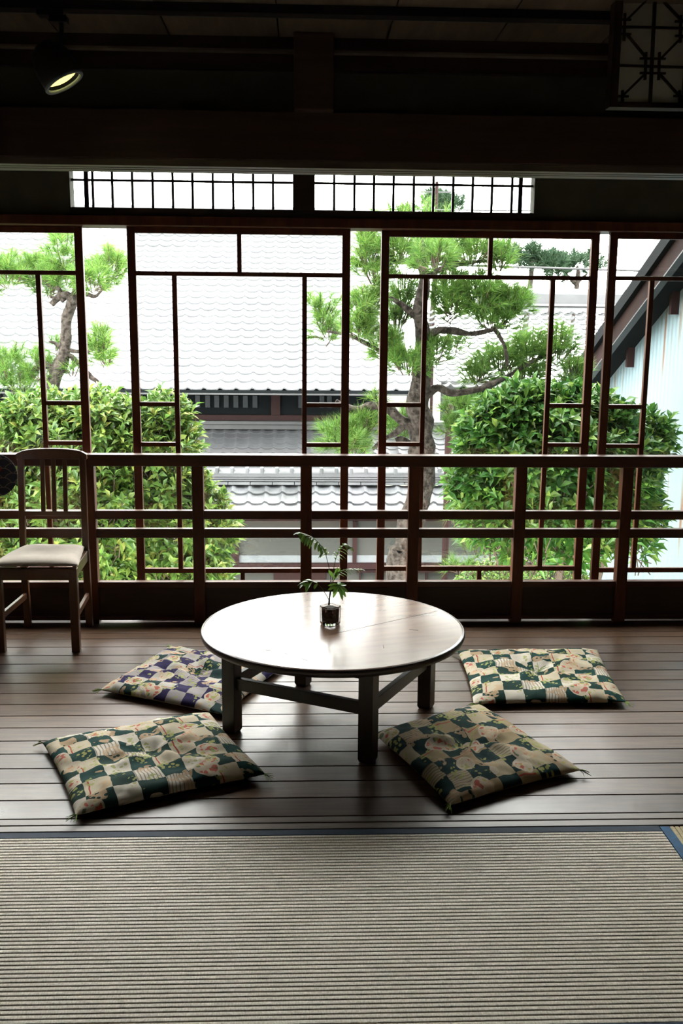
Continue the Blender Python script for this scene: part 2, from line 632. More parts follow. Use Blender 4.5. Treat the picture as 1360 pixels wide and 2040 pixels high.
# veranda ceiling, room ceiling, eave
struct(MB().box(XL, XR, 2.87, 5.06, 2.62, 2.66).build('ceiling_veranda', M['ceil']))
cb = MB()
cz = atY(680, 76, 2.75).z
x = XL
seam0 = atZ(553, 50, cz).x
k0 = int((XL-seam0)/.28)-1
for k in range(k0, 12):
    a, c = max(seam0+k*.283, XL), min(seam0+(k+1)*.283, XR)
    if c > a:
        cb.box(a+.002, c-.002, -2.6, 2.80, cz, cz+.02)
struct(cb.build('ceiling', M['ceil']))
struct(MB().box(XL-.3, XR+.3, -2.7, 5.15, 2.70, 2.78).build('ceiling_slab', M['dark_wood']))
ev = MB()
ev.bar((.2, 5.1, 2.72), (.2, 5.85, 2.58), 5.6, .06)
for k in range(12):
    xx = XL+.1+k*.45
    ev.bar((xx, 5.08, 2.66), (xx, 5.83, 2.52), .05, .06)
struct(ev.build('ceiling_eave', M['dark_wood']))

# lintel wall between the room and the veranda
z_tr0, z_tr1 = 1.913, 1.930
z_b1 = atY(0, 205, 2.70).z
z_l = atY(0, 86, 2.74).z
struct(MB().box(XL, XR, 2.79, 2.83, z_b1-.05, 2.7).build('wall_lintel', M['plaster']))
struct(MB().box(XL, XR, 2.74, 2.87, z_tr1, z_b1).build('trim_6', M['beam'], bevel=.003))
tr = MB().box(XL, XR, 2.745, 2.775, z_tr0, z_tr1).box(XL, XR, 2.785, 2.81, z_tr0, z_tr1).box(XL, XR, 2.82, 2.865, z_tr0, z_tr1)
struct(tr.build('trim_7', M['pale_trim'], bevel=.001))
struct(MB().box(XL, XR, 2.745, 2.789, z_l-.006, z_l).build('trim_8', M['pale_trim']))
struct(MB().box(XL, XR, 2.75, 2.789, z_l+.001, cz).box(XL, XR, 2.77, 2.789, z_l-.045, z_l-.006).build('trim_9', M['dark_wood']))
pl, pr = atY(585, 110, 2.72).x, atY(665, 110, 2.72).x
struct(MB().box(pl, pr, 2.70, 2.74, z_b1-.004, cz).build('trim_10', M['beam'], bevel=.003))

# ------------------------------------------------------------------ tatami
def ribs(x0, x1, y0, y1, along_x=True, pitch=.0157, h=.0040):
    m = MB()
    a0, a1 = (y0, y1) if along_x else (x0, x1)
    n = int(round((a1-a0)/pitch))
    p = (a1-a0)/n
    prof = [(0, -1.0), (.07, -.35), (.2, -.05), (.5, 0), (.8, -.05), (.93, -.35)]
    pts = [(a0+(k+u)*p, hh*h) for k in range(n) for u, hh in prof]+[(a1, -h)]
    for t, z in pts:
        if along_x:
            m.v += [(x0, t, z), (x1, t, z)]
        else:
            m.v += [(t, y1, z), (t, y0, z)]
    for k in range(len(pts)-1):
        m.f.append((2*k, 2*k+1, 2*k+3, 2*k+2))
    return m


def tatami(label, x0, x1, y0, y1, along_x, heri_sides, mat, hmat):
    t = thing('tatami_mat', label, 'tatami mat', ((x0+x1)/2, (y0+y1)/2, 0))
    o = (t.location.x, t.location.y, 0)
    hx0 = x0+(.031 if 'l' in heri_sides else 0)
    hx1 = x1-(.031 if 'r' in heri_sides else 0)
    hy0 = y0+(.031 if 'n' in heri_sides else 0)
    hy1 = y1-(.031 if 'f' in heri_sides else 0)
    ribs(hx0, hx1, hy0, hy1, along_x).build('woven_cover', mat, t, origin=o)
    MB().box(x0+.001, x1-.001, y0+.001, y1-.001, -.03, -.0045).build('core', mat, t, origin=o)
    for s in heri_sides:
        b = {'l': (x0+.001, hx0, y0, y1), 'r': (hx1, x1-.001, y0, y1), 'n': (x0, x1, y0+.001, hy0), 'f': (x0, x1, hy1, y1-.001)}[s]
        MB().box(*b, -.004, .0005).build('cloth_border', hmat, t, origin=o)
    return t


cxt = 1.090
tatami('beige ribbed tatami mat with navy border darkened for shade along the veranda sill', -.95, cxt, 1.86, 2.753, True, 'fn', M['tatami'], M['heri'])
tatami('tatami mat coloured gold for its light angle, with bright blue border at the right edge of the room', cxt+.002, 2.0, .80, 2.748, False, 'lr', M['tatami_lit_gold'], M['heri_blue'])
tatami('beige tatami mat nearest the room back, in front of the ribbed mat', -.95, cxt, .965, 1.858, True, 'fn', M['tatami'], M['heri'])
tatami('beige tatami mat against the left wall of the room', XL+.01, -.953, .80, 2.753, True, 'lr', M['tatami'], M['heri'])
struct(MB().box(XL, XR, -2.6, 2.756, -.0305, -.0302).build('floor_room', M['tatami']))

# ------------------------------------------------------------------ railing
RY = 4.897
rail = thing('railing', 'dark brown wooden veranda railing with posts and three rails in front of the windows', 'railing', (.3, RY, 0))
ro = (.3, RY, 0)
posts = [-2.151, -1.610, -1.067, -.5285, .0135, .558, 1.100, 1.643, 2.187]
zt = atY(680, 907, RY-.027).z
zb = atY(680, 930, RY-.027).z
MB().box(XL+.004, XR-.004, RY-.036, RY+.036, zb, zt).build('handrail', M['rail_wood'], rail, bevel=.004, origin=ro)
for p in posts:
    MB().box(p-.0285, p+.0285, RY-.028, RY+.028, -.003, zb).build('post', M['frame_wood'], rail, bevel=.003, origin=ro)
segs = list(zip([XL+.004]+[p+.0285 for p in posts], [p-.0285 for p in posts]+[XR-.004]))
zz = [atY(680, q, RY-.02).z for q in (1018, 1035, 1054, 1072, 1159, 1229)]
for z0, z1, d in ((zz[1], zz[0], .018), (zz[3], zz[2], .018)):
    m = MB()
    for a, c in segs:
        m.box(a, c, RY-d, RY+d, z0, z1)
    m.build('crossbar', M['rail_wood'], rail, bevel=.002, origin=ro)
m = MB()
n = MB()
for a, c in segs:
    m.box(a, c, RY-.02, RY+.02, zz[4]-.030, zz[4])
    m.box(a, c, RY-.02, RY+.02, .014, .034)
    n.box(a, c, RY-.008, RY+.008, .034, zz[4]-.030)
m.build('bottom_rail', M['rail_wood'], rail, bevel=.002, origin=ro)
n.build('base_panel', M['dark_wood'], rail, origin=ro)

# ------------------------------------------------------------------ round table
TC = Vector((.113, 3.605, 0))
TA = radians(16.7)
TZ = .377
tb = thing('round_table', 'low round wooden table with a pale shiny top and dark square legs', 'table', TC, TA)
pr_ = [(.30, TZ-.024), (.475, TZ-.024), (.490, TZ-.020), (.497, TZ-.010), (.494, TZ-.002), (.488, TZ)]
MB().lathe((0, 0, 0), pr_, 128).build('table_top', M['table_top'], tb)
# dark edge band
M['edge'] = wood('table_edge_wood', (.022, .015, .012), (.045, .03, .022), .35)
MB().lathe((0, 0, 0), [(.478, TZ-.030), (.497, TZ-.026), (.5005, TZ-.014), (.4985, TZ-.004), (.4965, TZ-.0015), (.478, TZ-.008)], 128, cap=False).build('rim', M['edge'], tb, smooth=True)
# legs at -y (front), +y, -x, +x in the table frame
LR = .395
zleg = TZ-.024
lp = [(0, -LR), (LR, 0), (0, LR), (-LR, 0)]
for (lx, ly) in lp:
    a = atan2(ly, lx)+pi/4
    m = MB()
    w = .0275
    for k, z in enumerate((0, .012, zleg)):
        ww = w*(.82 if k == 0 else 1)
        for j in range(4):
            t = a+pi/4+j*pi/2
            m.v.append((lx+ww*1.414*cos(t), ly+ww*1.414*sin(t), z))
    for k in range(2):
        for j in range(4):
            m.f.append((k*4+j, k*4+(j+1) % 4, k*4+4+(j+1) % 4, k*4+4+j))
    m.f += [(3, 2, 1, 0), (8, 9, 10, 11)]
    m.build('leg', M['table_dark'], tb, bevel=.003)
for k in range(4):
    p, q = Vector((*lp[k], 0)), Vector((*lp[(k+1) % 4], 0))
    d = (q-p).normalized()*.024
    MB().bar(p+d+Vector((0, 0, .195)), q-d+Vector((0, 0, .195)), .022, .046).build('stretcher', M['table_dark'], tb, bevel=.002)
    MB().bar(p+d+Vector((0, 0, zleg-.026)), q-d+Vector((0, 0, zleg-.026)), .022, .05).build('apron', M['table_dark'], tb, bevel=.002)
# plank joint and worn nicks on the top
M['nick'] = plain('dark_scratch', (.035, .022, .016), 1.0, spec=0)
T_inv = Matrix.Rotation(-TA, 3, 'Z')


def on_table(px, py):
    return T_inv @ (atZ(px, py, TZ)-TC)


jp = [on_table(655, 1265), on_table(872, 1217)]
MB().bar(jp[0]+Vector((0, 0, .0002)), jp[1]+Vector((0, 0, .0002)), .0011, .0005).build('plank_joint', M['nick'], tb)
for a, c, w in (((528, 1296), (540, 1295), .004), ((815, 1254), (833, 1256), .003), ((735, 1210), (741, 1210), .004), ((763, 1285), (764, 1291), .002), ((600, 1312), (612, 1316), .001), ((566, 1300), (573, 1304), .0015)):
    MB().bar(on_table(*a)+Vector((0, 0, .0002)), on_table(*c)+Vector((0, 0, .0002)), w, .0005).build('scratch', M['nick'], tb)

# ------------------------------------------------------------------ potted palm in a glass cube
base = atZ(658, 1250, TZ)
pc = Vector((base.x, base.y+.040, TZ))
pot = thing('potted_palm', 'small parlour palm in a clear glass cube pot on the round table', 'potted plant', pc)
M['clear'] = None
mg, nt, b, out = nmat('clear_thick_glass')
b.inputs['Base Color'].default_value = (1, 1, 1, 1)
b.inputs['Transmission Weight'].default_value = 1
b.inputs['Roughness'].default_value = .03
b.inputs['IOR'].default_value = 1.48
M['clear'] = mg
M['soil'] = plain('dark_soil', (.055, .040, .028), .95, (.02, .014, .010), scale=120, bump=1)


def sqring(m, hw, z, rot=radians(42), seg=5, rnd=.012):
    """rounded square ring of vertices"""
    st = len(m.v)
    for c in range(4):
        ca = pi/4+c*pi/2
        cx, cy = (hw-rnd)*1.41421*cos(ca), (hw-rnd)*1.41421*sin(ca)
        for k in range(seg):
            t = ca-pi/4+(pi/2)*k/(seg-1)
            px, py = cx+rnd*cos(t), cy+rnd*sin(t)
            m.v.append((px*cos(rot)-py*sin(rot), px*sin(rot)+py*cos(rot), z))
    return st, 4*seg


def loft(m, specs):
    r = [sqring(m, *s) for s in specs]
    for (a, n_), (c, _) in zip(r[:-1], r[1:]):
        for j in range(n_):
            m.f.append((a+j, a+(j+1) % n_, c+(j+1) % n_, c+j))
    m.f.append(tuple(r[0][0]+j for j in reversed(range(r[0][1]))))
    m.f.append(tuple(r[-1][0]+j for j in range(r[-1][1])))


m = MB()
loft(m, [(.0285, .0015), (.0310, .006), (.0325, .070), (.0318, .0735), (.0295, .0735), (.0285, .070), (.0270, .0125)])
m.build('glass_pot', M['clear'], pot, smooth=False)
m = MB()
loft(m, [(.0262, .0135), (.0276, .062), (.0262, .0665), (.018, .068)])
m.build('soil', M['soil'], pot)
M['palm'] = leafmat('palm_leaf', [(0, (.07, .16, .03)), (.6, (.15, .28, .045)), (1, (.30, .38, .08))], .35, .4, .45)
M['palm_stem'] = plain('palm_stem', (.10, .10, .05), .5)
M['palm_foot'] = plain('palm_trunk', (.09, .055, .035), .8)


def PP(px, py, dy=0.0):
    return atY(px, py, pc.y+dy)-pc


def leaflet(m, p, d, ln, w, droop=.35, nrm=None):
    """slender folded leaflet of 4 segments"""
    d = d.normalized()
    side = d.cross(Vector((0, 0, 1)) if abs(d.z) < .9 else Vector((0, 1, 0))).normalized()
    if nrm is not None:
        side = d.cross(nrm).normalized()
    rows = []
    nseg = 5
    q = Vector(p)
    for k in range(nseg+1):
        t = k/nseg
        ww = w*sin(pi*min(1, t*.92+.06))**.8 if k < nseg else 0.0002
        if k > 0:
            dd = (d+Vector((0, 0, -droop*t))).normalized()
            q = q+dd*(ln/nseg)
        up = side.cross(d).normalized()
        rows.append((q-side*ww/2+up*ww*.15, q, q+side*ww/2+up*ww*.15))
    b0 = len(m.v)
    for r in rows:
        m.v += [tuple(c) for c in r]
    for k in range(nseg):
        a = b0+3*k
        m.f += [(a, a+1, a+4, a+3), (a+1, a+2, a+5, a+4)]


def bez(pts, n=18):
    """catmull-rom through pts"""
    P_ = [pts[0]]+list(pts)+[pts[-1]]
    o = []
    for i in range(1, len(P_)-2):
        for k in range(n):
            t = k/n
            a, b_, c, d = P_[i-1], P_[i], P_[i+1], P_[i+2]
            o.append(.5*((2*b_)+(c-a)*t+(2*a-5*b_+4*c-d)*t*t+(3*b_-a-3*c+d)*t**3))
    o.append(pts[-1])
    return o


def frond(pts, n_l, ln, w, start=.35, droop=.5, sgn=1):
    root = MB()
    c = bez(pts, 8)
    root.tube(c, [.0013*(1-.6*k/len(c))+.0003 for k in range(len(c))], 6)
    lf = MB()
    for k in range(n_l):
        t = start+(1-start)*k/(n_l-1)
        i = min(int(t*(len(c)-1)), len(c)-2)
        p = c[i]
        d = (c[i+1]-c[i]).normalized()
        side = d.cross(Vector((0, 0, 1)))
        if side.length < .3:
            side = Vector((.2, 1, 0))
        side.normalize()
        side = (side+Vector((0, .0, -.35))).normalized()
        env = sin(pi*(.18+.72*(k/(n_l-1))))
        for s in (-1, 1):
            sd = Vector((side.x*s, side.y*s*.6, .25 if s > 0 else -.8))
            dirv = d*.6+sd*.75
            leaflet(lf, p, dirv, ln*env*random.uniform(.85, 1.1), w, droop)
    leaflet(lf, c[-2], (c[-1]-c[-3]), ln*.6, w, droop)
    st = root.build('stem', M['palm_stem'], pot, smooth=True)
    lf.build('leaflets', M['palm'], st, smooth=True)


foot = MB().tube([PP(655, 1205, 0), PP(656, 1192, 0), PP(657, 1178, 0)], [.0042, .0030, .0016], 8, .1)
foot.build('trunk', M['palm_foot'], pot, smooth=True)
frond([PP(656, 1195), PP(658, 1150), PP(652, 1118, .01), PP(645, 1097, .02), PP(630, 1077, .01), PP(610, 1066, 0), PP(597, 1062, -.01)], 13, .052, .0120, .42, .8)
frond([PP(656, 1195), PP(662, 1150, .01), PP(667, 1120, .02), PP(674, 1100, .01), PP(686, 1084, 0), PP(698, 1090, -.02)], 10, .046, .0115, .45, .9)
frond([PP(657, 1190), PP(663, 1160, -.01), PP(675, 1142, -.02), PP(692, 1134, -.03), PP(718, 1134, -.04)], 9, .038, .0110, .40, .5)
frond([PP(655, 1195), PP(645, 1178, -.01), PP(632, 1163, -.02), PP(617, 1158, -.02), PP(606, 1162, -.03)], 4, .050, .0155, .50, .9)
m = MB()
c0 = PP(674, 1165, -.02)
for (tx, ty, dy) in ((652, 1166, -.02), (652, 1175, -.04), (662, 1183, -.05), (662, 1192, -.03), (683, 1197, -.05), (690, 1190, -.03), (694, 1180, -.06), (690, 1164, .01), (676, 1158, .03)):
    t = PP(tx, ty, dy)
    leaflet(m, c0, t-c0, (t-c0).length, .0135, .1, nrm=Vector((.1, -.7, .7)))
m.build('leaflets', M['palm'], pot, smooth=True)
m = MB()
for (a, c) in (((664, 1150), (654, 1135)), ((664, 1155), (678, 1131)), ((667, 1148), (672, 1130))):
    p, q = PP(*a, -.01), PP(*c, -.02)
    leaflet(m, p, q-p, (q-p).length, .0135, .05, nrm=Vector((.1, -1, .3)))
m.build('leaflets', M['palm'], pot, smooth=True)

# ------------------------------------------------------------------ floor cushions
def cushion(label, corners, mat, thick=.058, dimple=True, seed=0, tass=(0, 1, 2, 3)):
    cs = [Vector((c[0], c[1], 0)) for c in corners]
    ctr = sum(cs, Vector())/4
    root = thing('floor_cushion', label, 'cushion', ctr, 0, 'patchwork cushions around the table')
    nn = 56
    m = MB()
    m.uv = []

    def P_(u, v):
        p = (cs[0]*(1-u)+cs[1]*u)*(1-v)+(cs[3]*(1-u)+cs[2]*u)*v
        return p-ctr
    for side in (1, -1):
        for j in range(nn+1):
            for i in range(nn+1):
                u, v = i/nn, j/nn
                # crowd samples toward the edges
                u = .5-.5*cos(pi*u)*1.0 if True else u
                v = .5-.5*cos(pi*v)
                # sides bow inward between the corners
                uu = .5+(u-.5)*(1-.035*sin(pi*v))
                vv = .5+(v-.5)*(1-.035*sin(pi*u))
                p = P_(uu, vv)
                eu = max(0, 1-abs(2*u-1)**5)
                ev_ = max(0, 1-abs(2*v-1)**5)
                e = (eu*ev_)**.5
                if side > 0:
                    h = .022+thick*.62*e
                    q = Vector((u*5+seed*3.1, v*5+seed, seed))
                    h += .010*e*mnoise.noise(q)+.007*e*mnoise.noise(q*2.6)+.003*e*mnoise.noise(q*6)
                    r = sqrt((u-.5)**2+(v-.5)**2)
                    if dimple:
                        h -= .028*math.exp(-(r/.10)**2)
                        a = atan2(v-.5, u-.5)
                        h += .0085*math.exp(-((r-.17)/.12)**2)*(sin(a*5+seed)+.6*sin(a*9+2*seed))
                    # creases along the rim
                    rim = min(u, 1-u, v, 1-v)
                    h += .0025*math.exp(-(rim/.12)**2)*sin((u+v)*60+seed*5)*e
                else:
                    h = .022-.020*e
                m.v.append((p.x, p.y, h))
                m.uv.append((u, v) if side > 0 else (u*.999, v*.1))
    st = (nn+1)**2
    for j in range(nn):
        for i in range(nn):
            a = j*(nn+1)+i
            # corners are given clockwise seen from above: flip winding for an upward normal
            m.f.append((a, a+nn+1, a+nn+2, a+1))
            b_ = st+a
            m.f.append((b_, b_+1, b_+nn+2, b_+nn+1))
    rim_i = [i for i in range(nn+1)]+[i*(nn+1)+nn for i in range(1, nn+1)]+[nn*(nn+1)+i for i in range(nn-1, -1, -1)]+[i*(nn+1) for i in range(nn-1, 0, -1)]
    for k in range(len(rim_i)):
        a, c = rim_i[k], rim_i[(k+1) % len(rim_i)]
        m.f.append((a, c, c+st, a+st))
    m.build('cover', mat, root, smooth=True)
    rr = random.Random(seed+5)

    def tuft(p, d, n_, ln):
        t = MB()
        for _ in range(n_):
            dd = (d+Vector((rr.uniform(-.6, .6), rr.uniform(-.6, .6), rr.uniform(-.3, .25)))).normalized()
            q1 = p+dd*ln*.5*rr.uniform(.7, 1.1)
            q2 = q1+dd*ln*.5+Vector((rr.uniform(-.01, .01), rr.uniform(-.01, .01), -.006))
            q1.z = max(q1.z, .003)
            q2.z = max(q2.z, .003)
            t.tube([p, q1, q2], [.0012, .0011, .0008], 4)
        return t
    for k in tass:
        d = (cs[k]-ctr).normalized()
        tuft(cs[k]-ctr+Vector((0, 0, .022))-d*.008, d, 9, .035).build('tassel', M['tassel'], root)
    if dimple:
        t = tuft(Vector((0, 0, .036)), Vector((.2, -.3, .25)), 8, .05)
        for v_ in t.v:
            pass
        t.build('tassel', M['tassel'], root)
    return root


cushion('purple and cream patchwork floor cushion behind the left table leg', [(-.835, 3.875), (-.625, 4.43), (-.085, 4.16), (-.30, 3.60)], M['patch_purple'], seed=1, tass=(0, 1, 3))
cushion('green and cream patchwork floor cushion, front left of the round table', [(-.935, 3.355), (-.365, 3.625), (-.125, 3.085), (-.695, 2.815)], M['patch_green'], seed=2, thick=.066, tass=(0, 3, 2))
cushion('green and cream patchwork floor cushion lying square on the right, farthest from the mat', [(.715, 4.345), (1.375, 4.355), (1.30, 3.705), (.68, 3.695)], M['patch_green'], seed=3, tass=(0, 2, 3))
cushion('green and gold patchwork floor cushion, front right of the table beside its front leg', [(.70, 3.69), (.945, 3.095), (.462, 2.855), (.262, 3.41)], M['patch_green2'], seed=4, thick=.066, tass=(0, 1, 2))

# ------------------------------------------------------------------ chair
CH = Vector((-1.235, 4.62, 0))
chair = thing('dining_chair', 'brown wooden slat-back chair with beige padded seat at the left railing', 'chair', CH)
fy, by = 4.43-CH.y, 4.825-CH.y       # front and back leg lines
fx0, fx1 = -1.411-CH.x+.012, -1.055-CH.x
bx0, bx1 = -1.385-CH.x, -1.078-CH.x
SH = .40
for xx in (fx0, fx1):
    MB().box(xx-.019, xx+.019, fy-.018, fy+.018, 0, SH).build('leg', M['chair_wood'], chair, bevel=.003)
top_z = .925
for xx, s in ((bx0, -1), (bx1, 1)):
    m = MB()
    m.bar((xx, by, 0), (xx, by-.02, SH), .034, .028, (0, 1, 0))
    m.bar((xx, by-.02, SH-.005), (xx-s*.004, by+.012, top_z-.045), .030, .026, (0, 1, 0))
    m.build('leg', M['chair_wood'], chair, bevel=.003)
ztb = .895
# curved crest rail
m = MB()
nx = 14
for k in range(nx+1):
    t = k/nx
    xx = bx0-.018+(bx1-bx0+.036)*t
    e = 1-abs(2*t-1)**6
    zt_ = ztb-.012+.012*sin(pi*t)**.7+.014*e-.008
    zb_ = ztb-.046
    yy = by+.008+.012*sin(pi*t)
    m.v += [(xx, yy-.013, zb_), (xx, yy+.013, zb_), (xx, yy+.013, zt_), (xx, yy-.013, zt_)]
for k in range(nx):
    a = 4*k
    for j in range(4):
        m.f.append((a+j, a+(j+1) % 4, a+4+(j+1) % 4, a+4+j))
m.f += [(3, 2, 1, 0), (4*nx, 4*nx+1, 4*nx+2, 4*nx+3)]
m.build('crest_rail', M['chair_wood'], chair, bevel=.003)
zlr = atY(100, 1022, 4.82).z
MB().box(bx0+.012, bx1-.012, by-.022, by, zlr-.012, zlr+.012).build('lower_back_rail', M['chair_wood'], chair, bevel=.002)
for px in (84.5, 106.5, 129):
    xx = atY(px, 960, 4.82).x-CH.x
    MB().bar((xx, by-.011, zlr+.01), (xx, by+.012, ztb-.042), .021, .012, (0, 1, 0)).build('slat', M['chair_wood'], chair, bevel=.002)
m = MB()
m.box(fx0, fx1, fy-.010, fy+.010, SH-.055, SH)
m.bar((fx0, fy, SH-.028), (bx0, by-.018, SH-.028), .02, .052)
m.bar((fx1, fy, SH-.028), (bx1, by-.018, SH-.028), .02, .052)
m.box(bx0, bx1, by-.03, by-.01, SH-.055, SH)
m.build('seat_frame', M['chair_wood'], chair, bevel=.002)
for a, c in ((fx0, bx0), (fx1, bx1)):
    MB().bar((a, fy+.015, .165), (c, by-.022, .165), .016, .03).build('stretcher', M['chair_wood'], chair, bevel=.002)
# padded seat
m = MB()
nn = 24
for side in (1, -1):
    for j in range(nn+1):
        for i in range(nn+1):
            u = .5-.5*cos(pi*i/nn)
            v = .5-.5*cos(pi*j/nn)
            xf = fx0-.026+(fx1-fx0+.056)*u
            xb = bx0+.012+(bx1-bx0-.014)*u
            xx = xf*(1-v)+xb*v
            yy = fy-.022+(by-.035-fy+.022)*v
            e = (max(0, 1-abs(2*u-1)**6)*max(0, 1-abs(2*v-1)**6))**.5
            if side > 0:
                h = SH+.018+.026*e+.004*mnoise.noise(Vector((u*3, v*3, 2)))
            else:
                h = SH+.018-.016*e
            m.v.append((xx, yy, h))
st = (nn+1)**2
for j in range(nn):
    for i in range(nn):
        a = j*(nn+1)+i
        m.f.append((a, a+1, a+nn+2, a+nn+1))
        m.f.append((st+a, st+a+nn+1, st+a+nn+2, st+a+1))
rim_i = [i for i in range(nn+1)]+[i*(nn+1)+nn for i in range(1, nn+1)]+[nn*(nn+1)+i for i in range(nn-1, -1, -1)]+[i*(nn+1) for i in range(nn-1, 0, -1)]
for k in range(len(rim_i)):
    a, c = rim_i[k], rim_i[(k+1) % len(rim_i)]
    m.f.append((a, a+st, c+st, c))
m.build('seat', M['seat_cloth'], chair, smooth=True)

chair2 = dup(chair, CH+Vector((-.475, -.01, 0)), 0, 'brown wooden slat-back chair at the far left, just outside the picture, behind the round fan')

# round paper fan standing on the second chair
m_, nt, b, out = nmat('navy_wave_print')
L = nt.links.new
tc = N(nt, 'ShaderNodeTexCoord')
sp_ = N(nt, 'ShaderNodeSeparateXYZ')
L(tc.outputs['Object'], sp_.inputs[0])


def MT(op, a, c=None):
    x = N(nt, 'ShaderNodeMath', operation=op)
    for s_, v in ((0, a), (1, c)):
        if v is None:
            continue
        if isinstance(v, (int, float)):
            x.inputs[s_].default_value = v
        else:
            L(v, x.inputs[s_])
    return x.outputs[0]


RS = .044


def fan_rings(ox, oz):
    """distance to the scale centre below, and the height above it, on one lattice of scales"""
    u = MT('SUBTRACT', MT('FRACT', MT('ADD', MT('DIVIDE', sp_.outputs[0], 2*RS), ox)), .5)
    v = MT('FRACT', MT('ADD', MT('DIVIDE', sp_.outputs[2], RS), oz))
    dx = MT('MULTIPLY', u, 2*RS)
    dz = MT('MULTIPLY', v, RS)
    return MT('SQRT', MT('ADD', MT('MULTIPLY', dx, dx), MT('MULTIPLY', dz, dz))), dz


dA, zA_ = fan_rings(.1, .2)
dB, zB_ = fan_rings(.6, .7)
inA, inB = MT('LESS_THAN', dA, RS), MT('LESS_THAN', dB, RS)
pick = MT('MULTIPLY', inA, MT('MAXIMUM', MT('SUBTRACT', 1.0, inB), MT('GREATER_THAN', zA_, zB_)))
dm = MT('ADD', MT('MULTIPLY', pick, dA), MT('MULTIPLY', MT('SUBTRACT', 1.0, pick), dB))
rg = MT('GREATER_THAN', MT('SINE', MT('MULTIPLY', dm, 1050)), .45)
out_r = MT('GREATER_THAN', dm, RS-.0028)
c1 = N(nt, 'ShaderNodeMix', data_type='RGBA')
L(MT('MULTIPLY', rg, .55), c1.inputs[0])
c1.inputs[6].default_value = (.012, .016, .035, 1)
c1.inputs[7].default_value = (.09, .10, .14, 1)
c2 = N(nt, 'ShaderNodeMix', data_type='RGBA')
L(out_r, c2.inputs[0])
L(c1.outputs[2], c2.inputs[6])
c2.inputs[7].default_value = (.30, .24, .20, 1)
ddx = MT('ADD', sp_.outputs[0], -.013)
ddz = MT('ADD', sp_.outputs[2], -.028)
rd = MT('LESS_THAN', MT('SQRT', MT('ADD', MT('MULTIPLY', ddx, ddx), MT('MULTIPLY', ddz, ddz))), .0125)
c3 = N(nt, 'ShaderNodeMix', data_type='RGBA')
L(rd, c3.inputs[0])
L(c2.outputs[2], c3.inputs[6])
c3.inputs[7].default_value = (.45, .02, .015, 1)
L(c3.outputs[2], b.inputs['Base Color'])
b.inputs['Roughness'].default_value = .6
fc = atY(-8, 947, 4.62)
fan = thing('round_fan', 'round navy fan with a wave-scale pattern and red spot, left of the chair back', 'fan', fc)
fr_ = [(.085, -.0035), (.097, -.003), (.1, 0), (.097, .003), (.085, .0035)]
MB().lathe((0, 0, 0), fr_, 48, axis=(0, -1, .12)).build('fan_leaf', m_, fan)
MB().tube([Vector((-.01, 0, -.08)), Vector((-.115, -.05, SH+.047-fc.z))], [.006, .007], 8).build('handle', M['chair_wood'], fan)

# ------------------------------------------------------------------ spotlight and track
trk_c = atY(680, 42, 2.50)
track = thing('lighting_track', 'black lighting track running across the dark ceiling', 'lighting track', (0, 2.50, cz))
MB().box(XL+.01, XR-.01, -.018, .018, -.020, -.0005).build('track_rail', M['black'], track)
M['track_glint'] = plain('painted_blue_highlight', (.03, .06, .09), .3)  # blue highlight along the track, painted as the colour of a thin strip
MB().box(XL+.01, XR-.01, .0182, .021, -.020, -.016).build('track_highlight', M['track_glint'], track)
sp = atY(120, 60, 2.50)
sz = cz-.0205
lamp = thing('spotlight', 'black track spotlight with a glowing yellow lens at the upper left', 'spotlight', (sp.x, 2.50, sz))
MB().box(-.050, .012, -.017, .017, -.012, 0).box(-.022, .018, -.015, .015, -.026, -.012).build('adapter', M['black'], lamp, bevel=.001)
lens = atY(129, 166, 2.45)-Vector((sp.x, 2.50, sz))
hd = atY(112, 128, 2.47)-Vector((sp.x, 2.50, sz))
MB().tube([Vector((.003, 0, -.024)), Vector((.003, -.005, hd.z+.035))], .0055, 10).build('stem', M['black'], lamp)
ax = Vector((.49, -.01, -.87)).normalized()
# head: bell open along ax
c0 = lens-ax*.098
MB().lathe(c0, [(.004, -.0), (.022, .004), (.040, .022), (.047, .045), (.048, .075), (.047, .094), (.043, .094), (.042, .080), (.002, .070)], 40, axis=tuple(ax)).build('lamp_head', M['black'], lamp, smooth=True)
M['ring'] = plain('grey_metal_ring', (.30, .36, .40), .35, metal=.3)
MB().lathe(lens-ax*.006, [(.0405, 0), (.0478, 0), (.049, .003), (.0478, .006), (.0415, .006), (.0405, .003), (.0405, 0)], 40, axis=tuple(ax), cap=False).build('ring', M['ring'], lamp)
me_, nt, b, out = nmat('lit_lens')
b.inputs['Base Color'].default_value = (.9, .85, .3, 1)
b.inputs['Emission Color'].default_value = (1.0, .86, .30, 1)
b.inputs['Emission Strength'].default_value = 1.6
MB().lathe(lens-ax*.015, [(.0395, 0), (.030, .004), (.003, .006)], 40, axis=tuple(ax)).build('lens', me_, lamp, smooth=True)

# ------------------------------------------------------------------ hanging lattice lantern, upper right
YL = 2.40
l0, l1 = atY(1216, 180, YL).x, atY(1380, 180, YL).x
lz0 = atY(1290, 214, YL).z
lan = thing('lattice_panel', 'paper-backed panel with dark star lattice hanging at the upper right', 'lattice panel', ((l0+l1)/2, YL+.02, cz))
lo = Vector(((l0+l1)/2, YL+.02, cz))
hw = (l1-l0)/2
hh = cz-lz0
f = MB()
ft = .019
for t in (-1, 1):
    f.box(*sorted((t*hw, t*(hw-ft))), -.018, .018, -hh, -.001)
f.box(-hw+ft, hw-ft, -.018, .018, -hh, -hh+.012)
f.build('panel_frame', M['dark_wood'], lan, bevel=.001)
mp_, nt, b, out = nmat('washi_paper')
b.inputs['Base Color'].default_value = (.93, .93, .88, 1)
b.inputs['Roughness'].default_value = .9
t = N(nt, 'ShaderNodeBsdfTranslucent')
t.inputs[0].default_value = (.8, .8, .74, 1)
